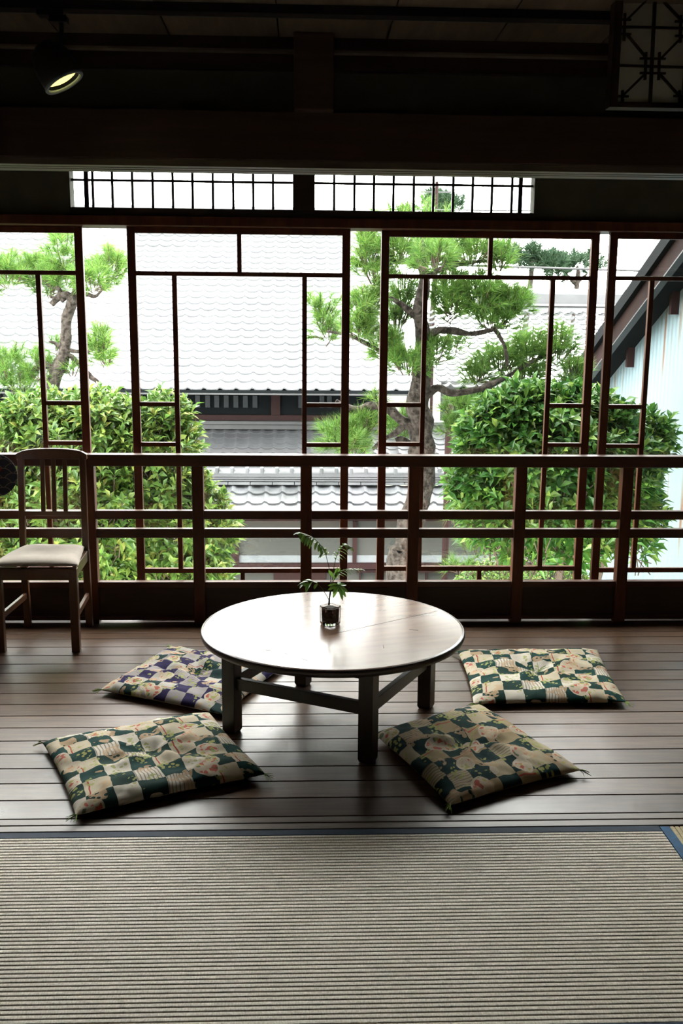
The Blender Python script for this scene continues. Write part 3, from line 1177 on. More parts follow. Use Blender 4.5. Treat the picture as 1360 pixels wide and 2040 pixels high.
mx = N(nt, 'ShaderNodeMixShader')
mx.inputs[0].default_value = .5
nt.links.new(b.outputs[0], mx.inputs[1])
nt.links.new(t.outputs[0], mx.inputs[2])
nt.links.new(mx.outputs[0], out.inputs[0])
MB().box(-hw+ft, hw-ft, 0, .0006, -hh+.012, -.001).build('paper', mp_, lan)
k = MB()
yk = -.006
bw = .0042


def kb(a, c, w=bw):
    pa, pb = atY(*a, YL+.008)-lo, atY(*c, YL+.008)-lo
    k.bar(pa, pb, .006, w, up=(1, 0, 0) if abs(pa.x-pb.x) < abs(pa.z-pb.z) else (0, 0, 1))


def kbar(a, c, w=bw):
    pa, pb = atY(*a, YL+.008)-lo, atY(*c, YL+.008)-lo
    d = (pb-pa)
    nrm = Vector((-d.z, 0, d.x)).normalized()*w/2
    i = len(k.v)
    for yy in (yk-.003, yk+.003):
        for q in (pa-nrm, pb-nrm, pb+nrm, pa+nrm):
            k.v.append((q.x, yy, q.z))
    k.f += [(i, i+1, i+2, i+3), (i+7, i+6, i+5, i+4), (i, i+4, i+5, i+1), (i+1, i+5, i+6, i+2), (i+2, i+6, i+7, i+3), (i+3, i+7, i+4, i)]


kbar((1306, -8), (1296, 205), .0075)
kbar((1228, 52), (1370, 55), .005)
kbar((1228, 129), (1370, 133), .005)


def hash_(cx, cy, left=True, right=True):
    for dx in ([-14] if left else [])+([13] if right else []):
        kbar((cx+dx+1, cy-27), (cx+dx-1, cy+28), .0055)
    x0_ = cx-25 if left else cx-2
    x1_ = cx+26 if right else cx+2
    for dy in (-15, 14):
        kbar((x0_, cy+dy), (x1_, cy+dy+1), .0042)


hash_(1301, 130)
hash_(1232, 52, left=False)
hash_(1371, 56, right=False)
for hx, x0_, x1_ in ((1241, 1226, 1253), (1355, 1343, 1372)):
    kbar((hx, 179), (hx, 204), .0055)
    kbar((x0_, 190), (x1_, 191), .0042)
for a, c in (((1250, 67), (1288, 113)), ((1318, 115), (1360, 72)), ((1285, 147), (1243, 188)), ((1316, 147), (1356, 192)), ((1250, 38), (1292, -4)), ((1318, -4), (1362, 42))):
    kbar(a, c, .0050)
k.build('lattice', M['dark_wood'], lan)

# ================================================================== OUTSIDE
GZ = -3.4
struct(MB().box(-45, 45, 5.3, 80, GZ-.2, GZ).build('ground', M['ground']))


def tile_roof(parent, name, x0, x1, e, r, pitch, rows, mat, amp=.030, step=.028, S=8, shear=0.0):
    """e=(y,z) at the eave, r=(y,z) at the ridge. wavy pantiles in stepped rows"""
    m = MB()
    e, r = Vector((0, *e)), Vector((0, *r))
    dv = r-e
    nrm = Vector((0, -dv.z, dv.y)).normalized()
    ncol = int(round((x1-x0)/pitch))
    prof = []
    for k in range(ncol*S+1):
        u = (k % S)/S
        # flat broad pan, narrow hump at the joint
        h = amp*(math.exp(-((u-.06)/.10)**2)+math.exp(-((u-1.06)/.10)**2) - .75*sin(pi*u))
        prof.append((x0+pitch*k/S, h))
    rj = random.Random(int(abs(x0)*10)+rows)
    for j in range(rows):
        a = e+dv*(j/rows)
        c = e+dv*((j+1)/rows)
        b0 = len(m.v)
        for (xx, h) in prof:
            jit = mnoise.noise(Vector((xx*1.3, j*.7, 3)))*.006
            hb = h+step+jit
            m.v.append((xx, *(a+nrm*(hb-.030))[1:]))       # underside of the lower lip
            m.v.append((xx, *(a+nrm*hb)[1:]))              # lower lip
            m.v.append((xx, *(c+nrm*(h+jit))[1:]))          # upper end
        for k in range(len(prof)-1):
            i = b0+3*k
            m.f.append((i, i+3, i+4, i+1))
            m.f.append((i+1, i+4, i+5, i+2))
    o = m.build(name, mat, parent, smooth=True)
    me = o.data
    sm = [True]*len(me.polygons)
    for i in range(0, len(sm), 2):
        sm[i] = False
    me.polygons.foreach_set('use_smooth', sm)
    md = o.modifiers.new('es', 'EDGE_SPLIT')
    md.split_angle = radians(40)
    return o


# --- big house opposite
h1 = thing('house', 'large house opposite with a broad bright grey tiled roof and dark eaves', 'house', (0, 18, GZ))
O1 = (0, 18, GZ)


def part(mb, name, mat, parent, o, **kw):
    return mb.build(name, mat, parent, origin=o, **kw)


ex0, ex1 = -14.0, atY(822, 775, 16.6).x
ez = atY(500, 776, 16.6).z
ry = 22.4
rz = ez+(ry-16.6)*tan(radians(29.5))
rf = tile_roof(h1, 'roof', ex0, ex1, (16.6, ez), (ry, rz), .268, 27, M['tile'], amp=.032, step=.028)
rf.location = (-O1[0], -O1[1], -O1[2])
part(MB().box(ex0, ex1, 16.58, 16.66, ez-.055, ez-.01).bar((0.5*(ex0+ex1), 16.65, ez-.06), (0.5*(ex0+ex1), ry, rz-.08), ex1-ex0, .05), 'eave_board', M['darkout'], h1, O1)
part(MB().box(ex0, ex1, 16.52, 16.58, ez-.085, ez-.060), 'gutter', M['gutter'], h1, O1)
part(MB().box(ex0, ex1, ry-.15, ry+.15, rz-.05, rz+.3), 'roof_ridge', M['tile'], h1, O1)
WY = 17.6
zb0 = atY(500, 826, WY).z
zb1 = atY(500, 839, WY).z
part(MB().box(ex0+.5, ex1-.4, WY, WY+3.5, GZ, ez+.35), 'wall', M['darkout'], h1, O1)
part(MB().box(ex0+.5, ex1-.2, WY-.10, WY, zb1, zb0), 'timber_beam', M['redbrown'], h1, O1)
zw0, zw1 = atY(500, 812, WY).z, atY(500, 788, WY).z
for px in (393, 413, 431, 450, 469, 488, 507, 598, 12, 30, 640, 655):
    a = atY(px-4, 800, WY).x
    part(MB().box(a, a+.085, WY-.03, WY-.001, zw0, zw1), 'window', M['pane'], h1, O1)
a = atY(540, 800, WY).x
part(MB().box(a, a+.16, WY-.06, WY-.001, zb0, ez+.2), 'post', M['redbrown'], h1, O1)
# lean-to roof under the beam
zp1 = atY(500, 854, 17.45).z
zp0 = atY(500, 948, 15.9).z
part(MB().box(ex0, 3.6, 17.35, 17.62, zp1, atY(500, 846, 17.35).z).box(ex0, 3.6, 17.30, 17.65, atY(500, 845, 17.35).z, atY(500, 839, 17.35).z), 'roof_flashing', M['gutter'], h1, O1)
rp = tile_roof(h1, 'lower_roof', ex0, 3.6, (15.9, zp0), (17.45, zp1), .214, 9, M['tile_dk'], amp=.022, step=.02)
rp.location = (0, -18, -GZ)
part(MB().box(ex0, 3.6, 16.05, 17.6, zp0-.12, zp0-.06), 'lower_eave', M['darkout'], h1, O1)

# --- smaller gatehouse in front of it
h2 = thing('gatehouse', 'low outbuilding with grey ridge tiles and plaster wall behind the railing', 'outbuilding', (0, 13.5, GZ))
O2 = (0, 13.5, GZ)
gY0, gY1 = 12.9, 13.75
gz1 = atY(650, 965, gY1).z
gz0 = atY(650, 1024, gY0).z
gx0, gx1 = -2.6, 4.3
r2 = tile_roof(h2, 'roof', gx0, gx1, (gY0, gz0), (gY1, gz1), .230, 3, M['tile_b'], amp=.028, step=.026)
r2.location = (0, -13.5, -GZ)
zA, zB, zC = atY(650, 964, gY1).z, atY(650, 956, gY1).z, atY(650, 944, gY1).z
m = MB()
for k in range(int((gx1-gx0)/.31)):
    m.box(gx0+k*.31, gx0+k*.31+.3, gY1-.10-.004*(k % 3), gY1+.2, zA, zA+.035)
part(m, 'flashing_tiles', M['tile_b'], h2, O2)
m = MB()
for q in range(3):
    m.box(gx0, gx1, gY1-.07+q*.01, gY1+.17-q*.01, zA+.045+q*.030, zA+.065+q*.030)
m.box(gx0, gx1, gY1-.02, gY1+.12, zA+.03, zC)
part(m, 'ridge_courses', M['tile_dk'], h2, O2)
m = MB()
m.tube([(gx0, gY1+.05, zC+.005), (gx1, gY1+.05, zC+.005)], .062, 14)
part(m, 'ridge_cap', M['tile_b'], h2, O2, smooth=True)
for k in range(int((gx1-gx0)/.21)):
    xx = gx0+.1+k*.21
    part(MB().box(xx, xx+.05, gY1-.015, gY1+.115, zC-.01, zC+.085), 'ridge_knob', M['tile_b'], h2, O2, bevel=.01)
gw = 13.25
zs = [atY(650, q, gw).z for q in (1037, 1106, 1120, 1130, 1164)]
part(MB().box(gx0+.3, gx1, gw, gw+1.2, GZ, gz0+(gz1-gz0)*.41-.05), 'wall', M['gplaster'], h2, O2)
part(MB().box(gx0, gx1, gY0+.03, gw+.5, gz0-.07, gz0-.02).box(gx0, gx1, gw-.04, gw, zs[0]-.0, zs[0]+.05), 'eave_board', M['redbrown'], h2, O2)
part(MB().box(gx0+.4, gx1-.1, gw-.02, gw, zs[2], zs[1]), 'white_band', M['wplaster'], h2, O2)
part(MB().box(gx0+.1, gx1+.1, gw-.12, gw-.001, zs[3], zs[2]), 'sill_beam', M['redbrown'], h2, O2)
for px, pw in ((468, .055), (706, .028)):
    xx = atY(px, 1080, gw).x
    part(MB().box(xx-pw, xx+pw, gw-.06, gw-.001, zs[2], zs[0]), 'post', M['redbrown'], h2, O2)
xx = atY(545, 1150, gw).x
part(MB().box(xx, xx+.72, gw-.05, gw-.001, GZ, zs[3]-.06), 'red_door', M['redbrown'], h2, O2)
m = MB()
for k in range(9):
    xx = atY(715, 1150, gw).x+k*.23
    m.box(xx, xx+.02, gw-.06, gw-.001, zs[4]-.3, zs[3]-.03)
m.box(atY(710, 1150, gw).x, atY(1000, 1150, gw).x, gw-.08, gw-.001, zs[3]-.06, zs[3]-.02)
part(m, 'lattice', M['redbrown'], h2, O2)
# red pipe beside the pine trunk
p_a = atY(895, 805, 12.4)
tag(MB().tube([p_a, (p_a.x, 12.4, GZ)], .045, 10).build('downpipe', M['redbrown'], origin=(p_a.x, 12.4, GZ)), 'red-brown upright drainpipe between the pine trunk and the right shrub', 'pipe')

# --- house at the right rear
h3 = thing('house', 'smaller tiled house in the distance right of the large pine', 'house', (6, 22, GZ))
O3 = (6, 22, GZ)
rx0, rx1 = atY(866, 700, 20).x, 13
e3 = (19.6, atY(900, 775, 19.6).z)
d3 = (22.6, atY(1130, 622, 22.6).z)
r3 = tile_roof(h3, 'roof', rx0, rx1, e3, d3, .262, 15, M['tile_c'], amp=.05, step=.085)
r3.location = (-6, -22, -GZ)
part(MB().box(rx0+1.2, rx1, 22.5, 22.9, d3[1]-.02, d3[1]+.10).box(rx0+1.2, rx1, 22.4, 23.0, d3[1]+.13, d3[1]+.18), 'ridge_courses', M['tile'], h3, O3)
part(MB().box(rx0+1.3, rx1, 22.55, 22.85, d3[1]+.10, d3[1]+.38), 'ridge_core', M['tile_dk'], h3, O3)
part(MB().tube([(rx0+1.2, 22.7, d3[1]+.42), (rx1, 22.7, d3[1]+.42)], .10, 10), 'ridge_cap', M['tile'], h3, O3, smooth=True)
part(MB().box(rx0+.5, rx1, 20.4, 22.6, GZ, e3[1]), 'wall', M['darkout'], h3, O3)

# --- warehouse gable close on the right
M['metal_wall'] = None
mw, nt, b, out = nmat('pale_blue_metal_wall')
L = nt.links.new
tc = N(nt, 'ShaderNodeTexCoord')
mp = N(nt, 'ShaderNodeMapping')
mp.inputs['Scale'].default_value = (1, 7, .35)
L(tc.outputs['Object'], mp.inputs[0])
nz = N(nt, 'ShaderNodeTexNoise')
nz.inputs['Scale'].default_value = 2.2
nz.inputs['Detail'].default_value = 6
L(mp.outputs[0], nz.inputs['Vector'])
cw = ramp(nt, nz.outputs[0], [(.0, (.105, .150, .168)), (.58, (.128, .180, .200)), (.66, (.12, .12, .10)), (.73, (.10, .045, .022))])
L(cw, b.inputs['Base Color'])
b.inputs['Roughness'].default_value = .5
wv = N(nt, 'ShaderNodeTexWave', bands_direction='Y')
wv.inputs['Scale'].default_value = 4
L(tc.outputs['Object'], wv.inputs['Vector'])
bp = N(nt, 'ShaderNodeBump')
bp.inputs['Strength'].default_value = .25
bp.inputs['Distance'].default_value = .01
L(wv.outputs[0], bp.inputs['Height'])
L(bp.outputs[0], b.inputs['Normal'])
wh = thing('warehouse', 'pale blue metal-clad warehouse with dark sloping eave at the right', 'building', (3.1, 8, GZ))
OW = (3.1, 8, GZ)
WX = 2.83
FX = 2.62


def atX(x, y, X):
    r = ray(x, y)
    return r*(X/r.x)+Vector((0, 0, EYE))


fa, fb_ = atX(1190, 731, FX), atX(1350, 518, FX)        # lower edge of the barge board
sl = (fb_.z-fa.z)/(fb_.y-fa.y)


def fz_(y):
    return fa.z+sl*(y-fa.y)


yA, yB = 9.35, 4.9
m = MB()
m.v = [(WX, 10.0, GZ), (WX, yB, GZ), (WX, yB, fz_(yB)+.02), (WX, 10.0, fz_(10.0)+.02),
       (WX+4, 10.0, GZ), (WX+4, yB, GZ), (WX+4, yB, fz_(yB)+.02), (WX+4, 10.0, fz_(10.0)+.02)]
m.f = [(0, 1, 2, 3), (7, 6, 5, 4), (0, 4, 5, 1), (1, 5, 6, 2), (2, 6, 7, 3), (3, 7, 4, 0)]
part(m, 'metal_wall', mw, wh, OW)


def slope_slab(m, x0, x1, o0, o1, y0=yA+1.0, y1=yB):
    i = len(m.v)
    for xx in (x0, x1):
        m.v += [(xx, y0, fz_(y0)+o0), (xx, y1, fz_(y1)+o0), (xx, y1, fz_(y1)+o1), (xx, y0, fz_(y0)+o1)]
    m.f += [(i, i+1, i+2, i+3), (i+7, i+6, i+5, i+4), (i, i+4, i+5, i+1), (i+1, i+5, i+6, i+2), (i+2, i+6, i+7, i+3), (i+3, i+7, i+4, i)]
    return m


M['barge'] = plain('worn_brown_fascia', (.014, .0072, .0062), .8, (.009, .005, .0045), scale=5, spec=.06)
part(slope_slab(MB(), FX, FX+.03, 0, .175), 'barge_board', M['barge'], wh, OW)
part(slope_slab(MB(), FX-.02, FX+.035, -.012, .0), 'barge_edge', M['gutter'], wh, OW)
part(slope_slab(MB(), FX-.04, WX+4, .176, .285), 'roof', M['darkout'], wh, OW)
part(slope_slab(MB(), FX+.03, WX+.01, .02, .06), 'soffit', M['darkout'], wh, OW)
for yy in (8.42, 7.48):
    part(MB().box(WX-.06, WX+.01, yy, yy+.05, fz_(yy)-.15, fz_(yy)+.02), 'bracket', M['redbrown'], wh, OW)

# ------------------------------------------------------------------ vegetation
def tuft(m, p, d, rr, ln=.10, n_=46, w=.0028):
    d = d.normalized()
    a = d.orthogonal().normalized()
    b_ = d.cross(a)
    for _ in range(n_):
        s = rr.random()
        ang = rr.uniform(.12, 1.25)
        ph = rr.uniform(0, 2*pi)
        nd = d*cos(ang)+(a*cos(ph)+b_*sin(ph))*sin(ang)
        q = p+d*(s*ln*.45)
        l_ = ln*rr.uniform(.7, 1.1)
        e = q+nd*l_
        e.z -= l_*.12
        sd = nd.cross(Vector((rr.uniform(-1, 1), rr.uniform(-1, 1), rr.uniform(-1, 1)))).normalized()*w*.5
        i = len(m.v)
        m.v += [tuple(q-sd), tuple(q+sd), tuple(e)]
        m.f.append((i, i+1, i+2))


def pine(label, loc, trunk_pts, trunk_r, branches, pads, seed, ln=.105, dens=1.5, mat='needle', w=.0034):
    rr = random.Random(seed)
    t = thing('pine_tree', label, 'tree', loc)
    o = tuple(loc)
    c = bez([Vector(p) for p in trunk_pts], 6)
    rads = []
    nseg = len(trunk_pts)-1
    for k in range(len(c)):
        u = k/6
        i = min(int(u), nseg-1)
        f_ = u-i
        rads.append(trunk_r[i]*(1-f_)+trunk_r[i+1]*f_)
    MB().tube(c, rads, 14, .35).build('trunk', M['bark'], t, smooth=True, origin=o)
    for pts, r0, r1 in branches:
        cc = bez([Vector(p) for p in pts], 6)
        br = MB().tube(cc, [r0+(r1-r0)*k/(len(cc)-1) for k in range(len(cc))], 9, .4)
        br.build('branch', M['bark'], t, smooth=True, origin=o)
    fo = MB()
    sh = MB()
    for (c_, rx, ry_, rz_, n_) in pads:
        c_ = Vector(c_)
        for _ in range(int(n_*dens)):
            while True:
                q = Vector((rr.uniform(-1, 1), rr.uniform(-1, 1), rr.uniform(-1, 1)))
                if .15 < q.length < 1:
                    break
            q = q*(.6+.4*rr.random())
            p = c_+Vector((q.x*rx, q.y*ry_, q.z*rz_))
            d = Vector((q.x*.7, q.y*.7, .75+q.z*.5+rr.uniform(-.25, .25)))
            if q.z < -.35:
                d = Vector((q.x, q.y, .15))
            tuft(fo, p, d, rr, ln*rr.uniform(.85, 1.15), 44, w)
            if rr.random() < .4:
                sh.tube([p-d.normalized()*.06, p+d.normalized()*ln*.7], [.0045, .0028], 4)
    fo.build('needles', M[mat], t, origin=o)['kind'] = 'stuff'
    sh.build('shoots', M['twig'], t, origin=o)['kind'] = 'stuff'
    return t


def pads_px(lst, Y):
    o = []
    for q in lst:
        x_, y_, rx, ry_, n_ = q[:5]
        YY = Y+(q[5] if len(q) > 5 else 0)
        s = YY/FPX
        o.append((atY(x_, y_, YY), rx*s, rx*s*.8, ry_*s, n_))
    return o


YP = 8.3
tp = lambda x_, y_, d=0, Y=YP: atY(x_, y_, Y+d)
pine('gnarled pine with light green needle pads and crooked trunk at the left', (atY(100, 800, YP).x, YP, GZ),
     [(atY(95, 800, YP).x-.1, YP, GZ), (atY(95, 800, YP).x-.03, YP, -1.0), tp(98, 830), tp(104, 780), tp(112, 745), tp(126, 705), tp(131, 660), tp(134, 630), tp(144, 602), tp(146, 590)],
     [.10, .08, .045, .045, .058, .056, .045, .043, .047, .034],
     [([tp(146, 600), tp(135, 588), tp(120, 590), tp(100, 608)][:3]+[tp(103, 607)], .034, .026),
      ([tp(128, 600), tp(121, 590), tp(117, 575), tp(100, 570), tp(85, 560)], .024, .012),
      ([tp(143, 595), tp(148, 580), tp(152, 560), tp(165, 548)], .026, .012),
      ([tp(150, 590), tp(172, 586), tp(190, 590), tp(205, 575)], .020, .010),
      ([tp(126, 700), tp(112, 685), tp(97, 680)], .030, .006),
      ([tp(128, 695), tp(150, 700), tp(175, 700), tp(200, 690)], .024, .010),
      ([tp(120, 715), tp(138, 708), tp(155, 722), tp(180, 750), tp(196, 764), tp(204, 800), tp(205, 830)], .026, .014),
      ([tp(108, 750), tp(92, 725), tp(70, 735), tp(40, 740)], .030, .012)],
     pads_px([(125, 505, 38, 40, 34), (70, 540, 55, 30, 60, .2), (10, 545, 50, 38, 50), (-50, 560, 50, 40, 30), (120, 552, 55, 26, 50), (215, 535, 40, 38, 52), (185, 560, 40, 28, 34, -.15),
              (95, 575, 40, 18, 22, .2), (198, 690, 28, 42, 36), (212, 715, 22, 18, 12), (15, 735, 50, 48, 52), (75, 735, 32, 34, 26), (-30, 740, 40, 40, 16), (143, 738, 18, 12, 7),
              (40, 770, 45, 28, 22, .1), (130, 815, 32, 15, 14), (220, 820, 42, 30, 34), (175, 800, 20, 18, 7), (110, 690, 18, 18, 5, .2)], YP), 11, ln=.118, w=.0038)

YQ = 7.0
tq = lambda x_, y_, d=0: atY(x_, y_, YQ+d)
pine('large pine with thick bark trunk and many needle pads at centre right', (atY(800, 1150, YQ).x, YQ, GZ),
     [(atY(795, 1150, YQ).x, YQ, GZ), tq(797, 1170), tq(808, 1100), tq(818, 1040), tq(838, 975), tq(840, 900), tq(838, 840), tq(832, 800), tq(840, 740), tq(842, 680), tq(836, 620), tq(845, 560), tq(838, 500), tq(850, 440)],
     [.14, .105, .100, .095, .088, .088, .090, .080, .068, .055, .048, .04, .03, .015],
     [([tq(825, 850), tq(795, 835), tq(772, 812), tq(745, 806), tq(715, 818), tq(690, 812), tq(668, 800)], .042, .020),
      ([tq(772, 812, .02), tq(765, 800, -.03), tq(765, 790, -.05)], .025, .015),
      ([tq(810, 838), tq(790, 860), tq(765, 875), tq(742, 895)], .030, .012),
      ([tq(820, 885), tq(800, 875), tq(788, 878)], .022, .018),
      ([tq(845, 790), tq(870, 772), tq(895, 782), tq(930, 780), tq(965, 772), tq(1000, 755)], .036, .016),
      ([tq(845, 690), tq(870, 660), tq(905, 660), tq(940, 665), tq(985, 655), tq(1010, 640)], .030, .012),
      ([tq(838, 640), tq(815, 620), tq(790, 600), tq(740, 575)], .030, .010),
      ([tq(842, 560), tq(870, 540), tq(920, 525), tq(970, 520)], .028, .010),
      ([tq(840, 520), tq(800, 520), tq(760, 515)], .024, .010),
      ([tq(838, 720), tq(800, 710), tq(760, 700), tq(700, 670), tq(650, 660)], .026, .008),
      ([tq(965, 772), tq(1010, 750, .2), tq(1060, 720, .2), tq(1110, 700, .3)], .025, .010),
      ([tq(985, 655), tq(1005, 690), tq(1010, 730)], .018, .010)],
     pads_px([(728, 505, 32, 42, 44), (790, 500, 48, 36, 60), (860, 500, 60, 34, 70, .2), (860, 515, 60, 30, 40, -.3), (940, 500, 55, 34, 66), (995, 515, 28, 30, 30), (750, 545, 40, 22, 24), (820, 440, 90, 30, 40),
              (898, 600, 42, 48, 64), (955, 590, 55, 44, 84), (1015, 605, 45, 38, 64), (985, 640, 55, 20, 30), (900, 560, 45, 25, 30, .2),
              (640, 625, 38, 45, 36, .6), (655, 660, 30, 28, 16, .5), (722, 612, 40, 30, 42), (712, 655, 42, 24, 38), (765, 690, 42, 30, 44), (790, 640, 40, 34, 30, .2), (800, 590, 40, 40, 36, .3), (815, 725, 48, 30, 42, -.1), (870, 700, 30, 30, 28), (905, 690, 35, 20, 14, .3), (745, 580, 25, 25, 12),
              (1000, 715, 55, 30, 52, .3), (950, 745, 35, 26, 34, .2), (1055, 700, 48, 42, 52, .3), (1110, 690, 42, 48, 56, .3), (1145, 745, 34, 24, 26, .2), (1040, 750, 50, 24, 34, .4),
              (925, 815, 55, 22, 42, .4), (895, 850, 25, 25, 14, .3), (680, 872, 55, 32, 58, -.1), (725, 850, 35, 26, 32, .0), (800, 850, 42, 34, 44, .5), (748, 795, 12, 12, 4), (705, 900, 45, 18, 22),
              (905, 1030, 32, 18, 12, .4), (945, 1085, 45, 34, 30, .5), (915, 1130, 35, 18, 12, .5)], YQ), 12)


def bush(label, loc, blobs, seed, mat, ll=.062, stems=None, lw=.020):
    rr = random.Random(seed)
    t = thing('shrub', label, 'shrub', loc)
    o = tuple(loc)
    fo = MB()
    tw = MB()
    for (c_, rx, ry_, rz_, n_) in blobs:
        c_ = Vector(c_)
        for _ in range(n_):
            while True:
                q = Vector((rr.uniform(-1, 1), rr.uniform(-1, 1), rr.uniform(-1, 1)))
                if .05 < q.length < 1:
                    break
            q = q.normalized()*(rr.uniform(.45, 1.0)**.6)*(1+.10*mnoise.noise(q.normalized()*3+Vector((seed, 0, 0))))
            p = c_+Vector((q.x*rx, q.y*ry_, q.z*rz_))
            d = Vector((q.x*.8+rr.uniform(-.4, .4), q.y*.8+rr.uniform(-.4, .4), q.z*.5+.75+rr.uniform(-.3, .3))).normalized()
            a = d.orthogonal().normalized()
            b_ = d.cross(a)
            nl = rr.randint(6, 9)
            ph0 = rr.uniform(0, 6.28)
            for k in range(nl):
                ph = ph0+k*2.4
                s = k/nl
                ang = 1.25-.75*s
                nd = d*cos(ang)+(a*cos(ph)+b_*sin(ph))*sin(ang)
                base_ = p+d*(s*ll*.8)
                l_ = ll*rr.uniform(.75, 1.15)
                w_ = lw*rr.uniform(.8, 1.2)
                sd = nd.cross(d)
                if sd.length < .1:
                    sd = a.copy()
                sd.normalize()
                up = sd.cross(nd).normalized()
                i = len(fo.v)
                mid = base_+nd*l_*.5
                tip = base_+nd*l_-Vector((0, 0, l_*.2))
                fo.v += [tuple(base_), tuple(mid-sd*w_*.5+up*w_*.2), tuple(mid), tuple(mid+sd*w_*.5+up*w_*.2), tuple(tip)]
                fo.f += [(i, i+2, i+1), (i, i+3, i+2), (i+1, i+2, i+4), (i+2, i+3, i+4)]
            if rr.random() < .5:
                tw.tube([p-d*.13-Vector((0, 0, .03)), p+d*ll*.6], [.004, .0025], 4)
    if stems:
        for pts, r0, r1 in stems:
            cc = bez([Vector(q) for q in pts], 5)
            tw.tube(cc, [r0+(r1-r0)*k/(len(cc)-1) for k in range(len(cc))], 8, .2)
    fo.build('leaves', M[mat], t, smooth=False, origin=o)['kind'] = 'stuff'
    tw.build('stems', M['twig'], t, origin=o)['kind'] = 'stuff'
    return t


def blobs_px(lst, Y):
    o = []
    for q in lst:
        x_, y_, rx, ry_, n_ = q[:5]
        YY = Y+(q[5] if len(q) > 5 else 0)
        s = YY/FPX
        o.append((atY(x_, y_, YY), rx*s, rx*s*.8, ry_*s, n_))
    return o


YB = 6.6
gl = atY(180, 1100, YB)
bush('broad light green leafy shrub filling the view behind the chair', (gl.x, YB, GZ),
     blobs_px([(150, 1020, 190, 190, 1150), (30, 940, 110, 130, 420), (300, 930, 100, 115, 430), (350, 1080, 110, 130, 470), (200, 860, 100, 70, 300), (90, 850, 80, 60, 200), (330, 845, 50, 52, 110), (410, 1050, 55, 90, 130), (100, 1200, 260, 150, 700), (370, 1190, 100, 90, 220), (-60, 1050, 120, 160, 300), (190, 1010, 150, 150, 420, .3)], YB), 21, 'leaf', ll=.088, lw=.032,
     stems=[([(gl.x, YB, GZ), (gl.x-.1, YB, -1.6), (gl.x+.05, YB, -.6), (gl.x-.1, YB+.1, .5)], .05, .01),
            ([(gl.x, YB, GZ), (gl.x+.2, YB, -1.6), atY(250, 1100, YB), atY(235, 1060, YB)], .04, .01),
            ([(gl.x-.3, YB, GZ), (gl.x-.5, YB, -1.4), (gl.x-.6, YB, .4)], .04, .01)])
YR = 6.4
gr = atY(1120, 1000, YR)
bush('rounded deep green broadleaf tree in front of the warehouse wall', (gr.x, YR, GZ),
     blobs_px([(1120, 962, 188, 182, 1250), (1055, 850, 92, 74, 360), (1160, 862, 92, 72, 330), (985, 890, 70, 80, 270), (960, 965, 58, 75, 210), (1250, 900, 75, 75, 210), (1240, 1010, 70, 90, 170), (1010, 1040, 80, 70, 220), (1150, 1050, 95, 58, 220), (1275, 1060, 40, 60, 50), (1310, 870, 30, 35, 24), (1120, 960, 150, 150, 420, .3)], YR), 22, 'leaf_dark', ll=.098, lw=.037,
     stems=[([(gr.x, YR+.1, GZ), (gr.x-.1, YR+.1, -1.2), (gr.x+.05, YR+.1, .0), (gr.x, YR+.1, .9)], .05, .01),
            ([(gr.x, YR, -1.2), (gr.x+.25, YR, -.3), (gr.x+.4, YR, .6)], .03, .008),
            ([(gr.x, YR, -1.2), (gr.x-.25, YR, -.3), (gr.x-.35, YR, .5)], .03, .008)])
gs = atY(1010, 1160, 8.0)
bush('low bright green shrub at the foot of the right broadleaf tree', (gs.x, 8.0, GZ),
     blobs_px([(1010, 1168, 100, 55, 520), (1110, 1172, 80, 50, 330), (930, 1195, 50, 40, 90), (1050, 1330, 140, 140, 260)], 8.0), 23, 'leaf', ll=.045, lw=.018,
     stems=[([(gs.x, 8.0, GZ), (gs.x, 8.0, -1.0)], .03, .01)])

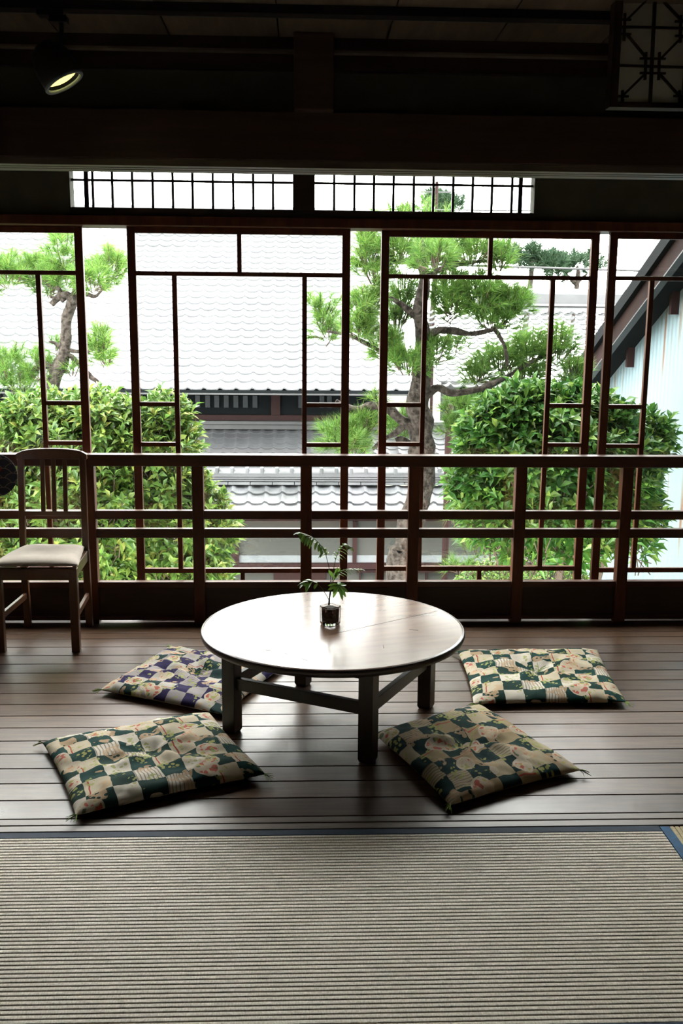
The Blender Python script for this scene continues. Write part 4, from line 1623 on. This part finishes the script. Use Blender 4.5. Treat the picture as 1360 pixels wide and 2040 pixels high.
# far trees
def far_tree(label, px, py, w, h, Y, seed, n_, low=0):
    c_ = atY(px, py, Y)
    s = Y/FPX
    rr = random.Random(seed)
    bl = []
    for _ in range(7):
        bl.append((c_+Vector((rr.uniform(-.7, .7)*w*s, rr.uniform(-.5, .5), rr.uniform(-.6, .6)*h*s)), w*s*.42, w*s*.4, h*s*.36, n_//7))
    return pine(label, (c_.x, Y, GZ), [(c_.x-.3, Y, GZ), (c_.x-.2, Y, GZ+2.5), (c_.x+.1, Y, c_.z-h*s*.3), (c_.x, Y, c_.z+h*s*.2)], [.12, .10, .08, .03],
                [([(c_.x, Y, c_.z-h*s*.5), (c_.x+w*s*.4, Y, c_.z)], .08, .03), ([(c_.x, Y, c_.z-h*s*.4), (c_.x-w*s*.4, Y, c_.z+h*s*.1)], .08, .03)],
                bl, seed, ln=.42, dens=1.0, mat='needle_far', w=.030)


far_tree('dark distant pine behind the tiled ridge at the right', 1055, 505, 62, 45, 34, 31, 120)
far_tree('small hazy tree at the far right behind the power cables', 1145, 545, 60, 45, 36, 32, 70)
far_tree('distant treetop seen through the right transom lattice', 868, 425, 55, 42, 35, 33, 90)
M['cable'] = plain('grey_cable', (.02, .021, .022), .6)
for (x0_, y0_, x1_, y1_, Y, r_, lab) in ((1000, 531, 1260, 539, 26, .028, 'thick grey power cable crossing the sky, uppermost of the two at the right'),
                                       (1000, 584, 1230, 590, 25, .018, 'thin grey power cable just above the distant tiled ridge'),
                                       (180, 404, 1040, 414, 30, .020, 'faint sagging power cable seen through both transom lattices')):
    a, c = atY(x0_, y0_, Y), atY(x1_, y1_, Y)
    a2, c2_ = a+(a-c)*3, c+(c-a)*2
    pts = []
    for k in range(25):
        t = k/24
        p = a2*(1-t)+c2_*t
        p.z -= .0016*((c2_-a2).length*(.5-abs(t-.5)))**1.0*4*.5 if 'sagging' in lab else 0
        pts.append(p)
    mb = MB().tube(pts, r_, 6)
    tag(mb.build('power_cable', M['cable'], origin=tuple(pts[0])), lab, 'cable')
# antenna pole beyond the right transom
a = atY(870, 362, 31)
an = thing('antenna', 'slim red-brown antenna mast seen through the right transom lattice', 'antenna', (a.x, 31, GZ))
oa = (a.x, 31, GZ)
part(MB().tube([(a.x, 31, GZ), (a.x, 31, a.z)], .05, 8), 'mast', M['redbrown'], an, oa)
part(MB().bar((a.x-.5, 31, a.z-.3), (a.x+.4, 31, a.z-.3), .04, .04).bar((a.x-.3, 31, a.z-.1), (a.x+.3, 31, a.z-.1), .03, .03), 'crossbars', M['cable'], an, oa)
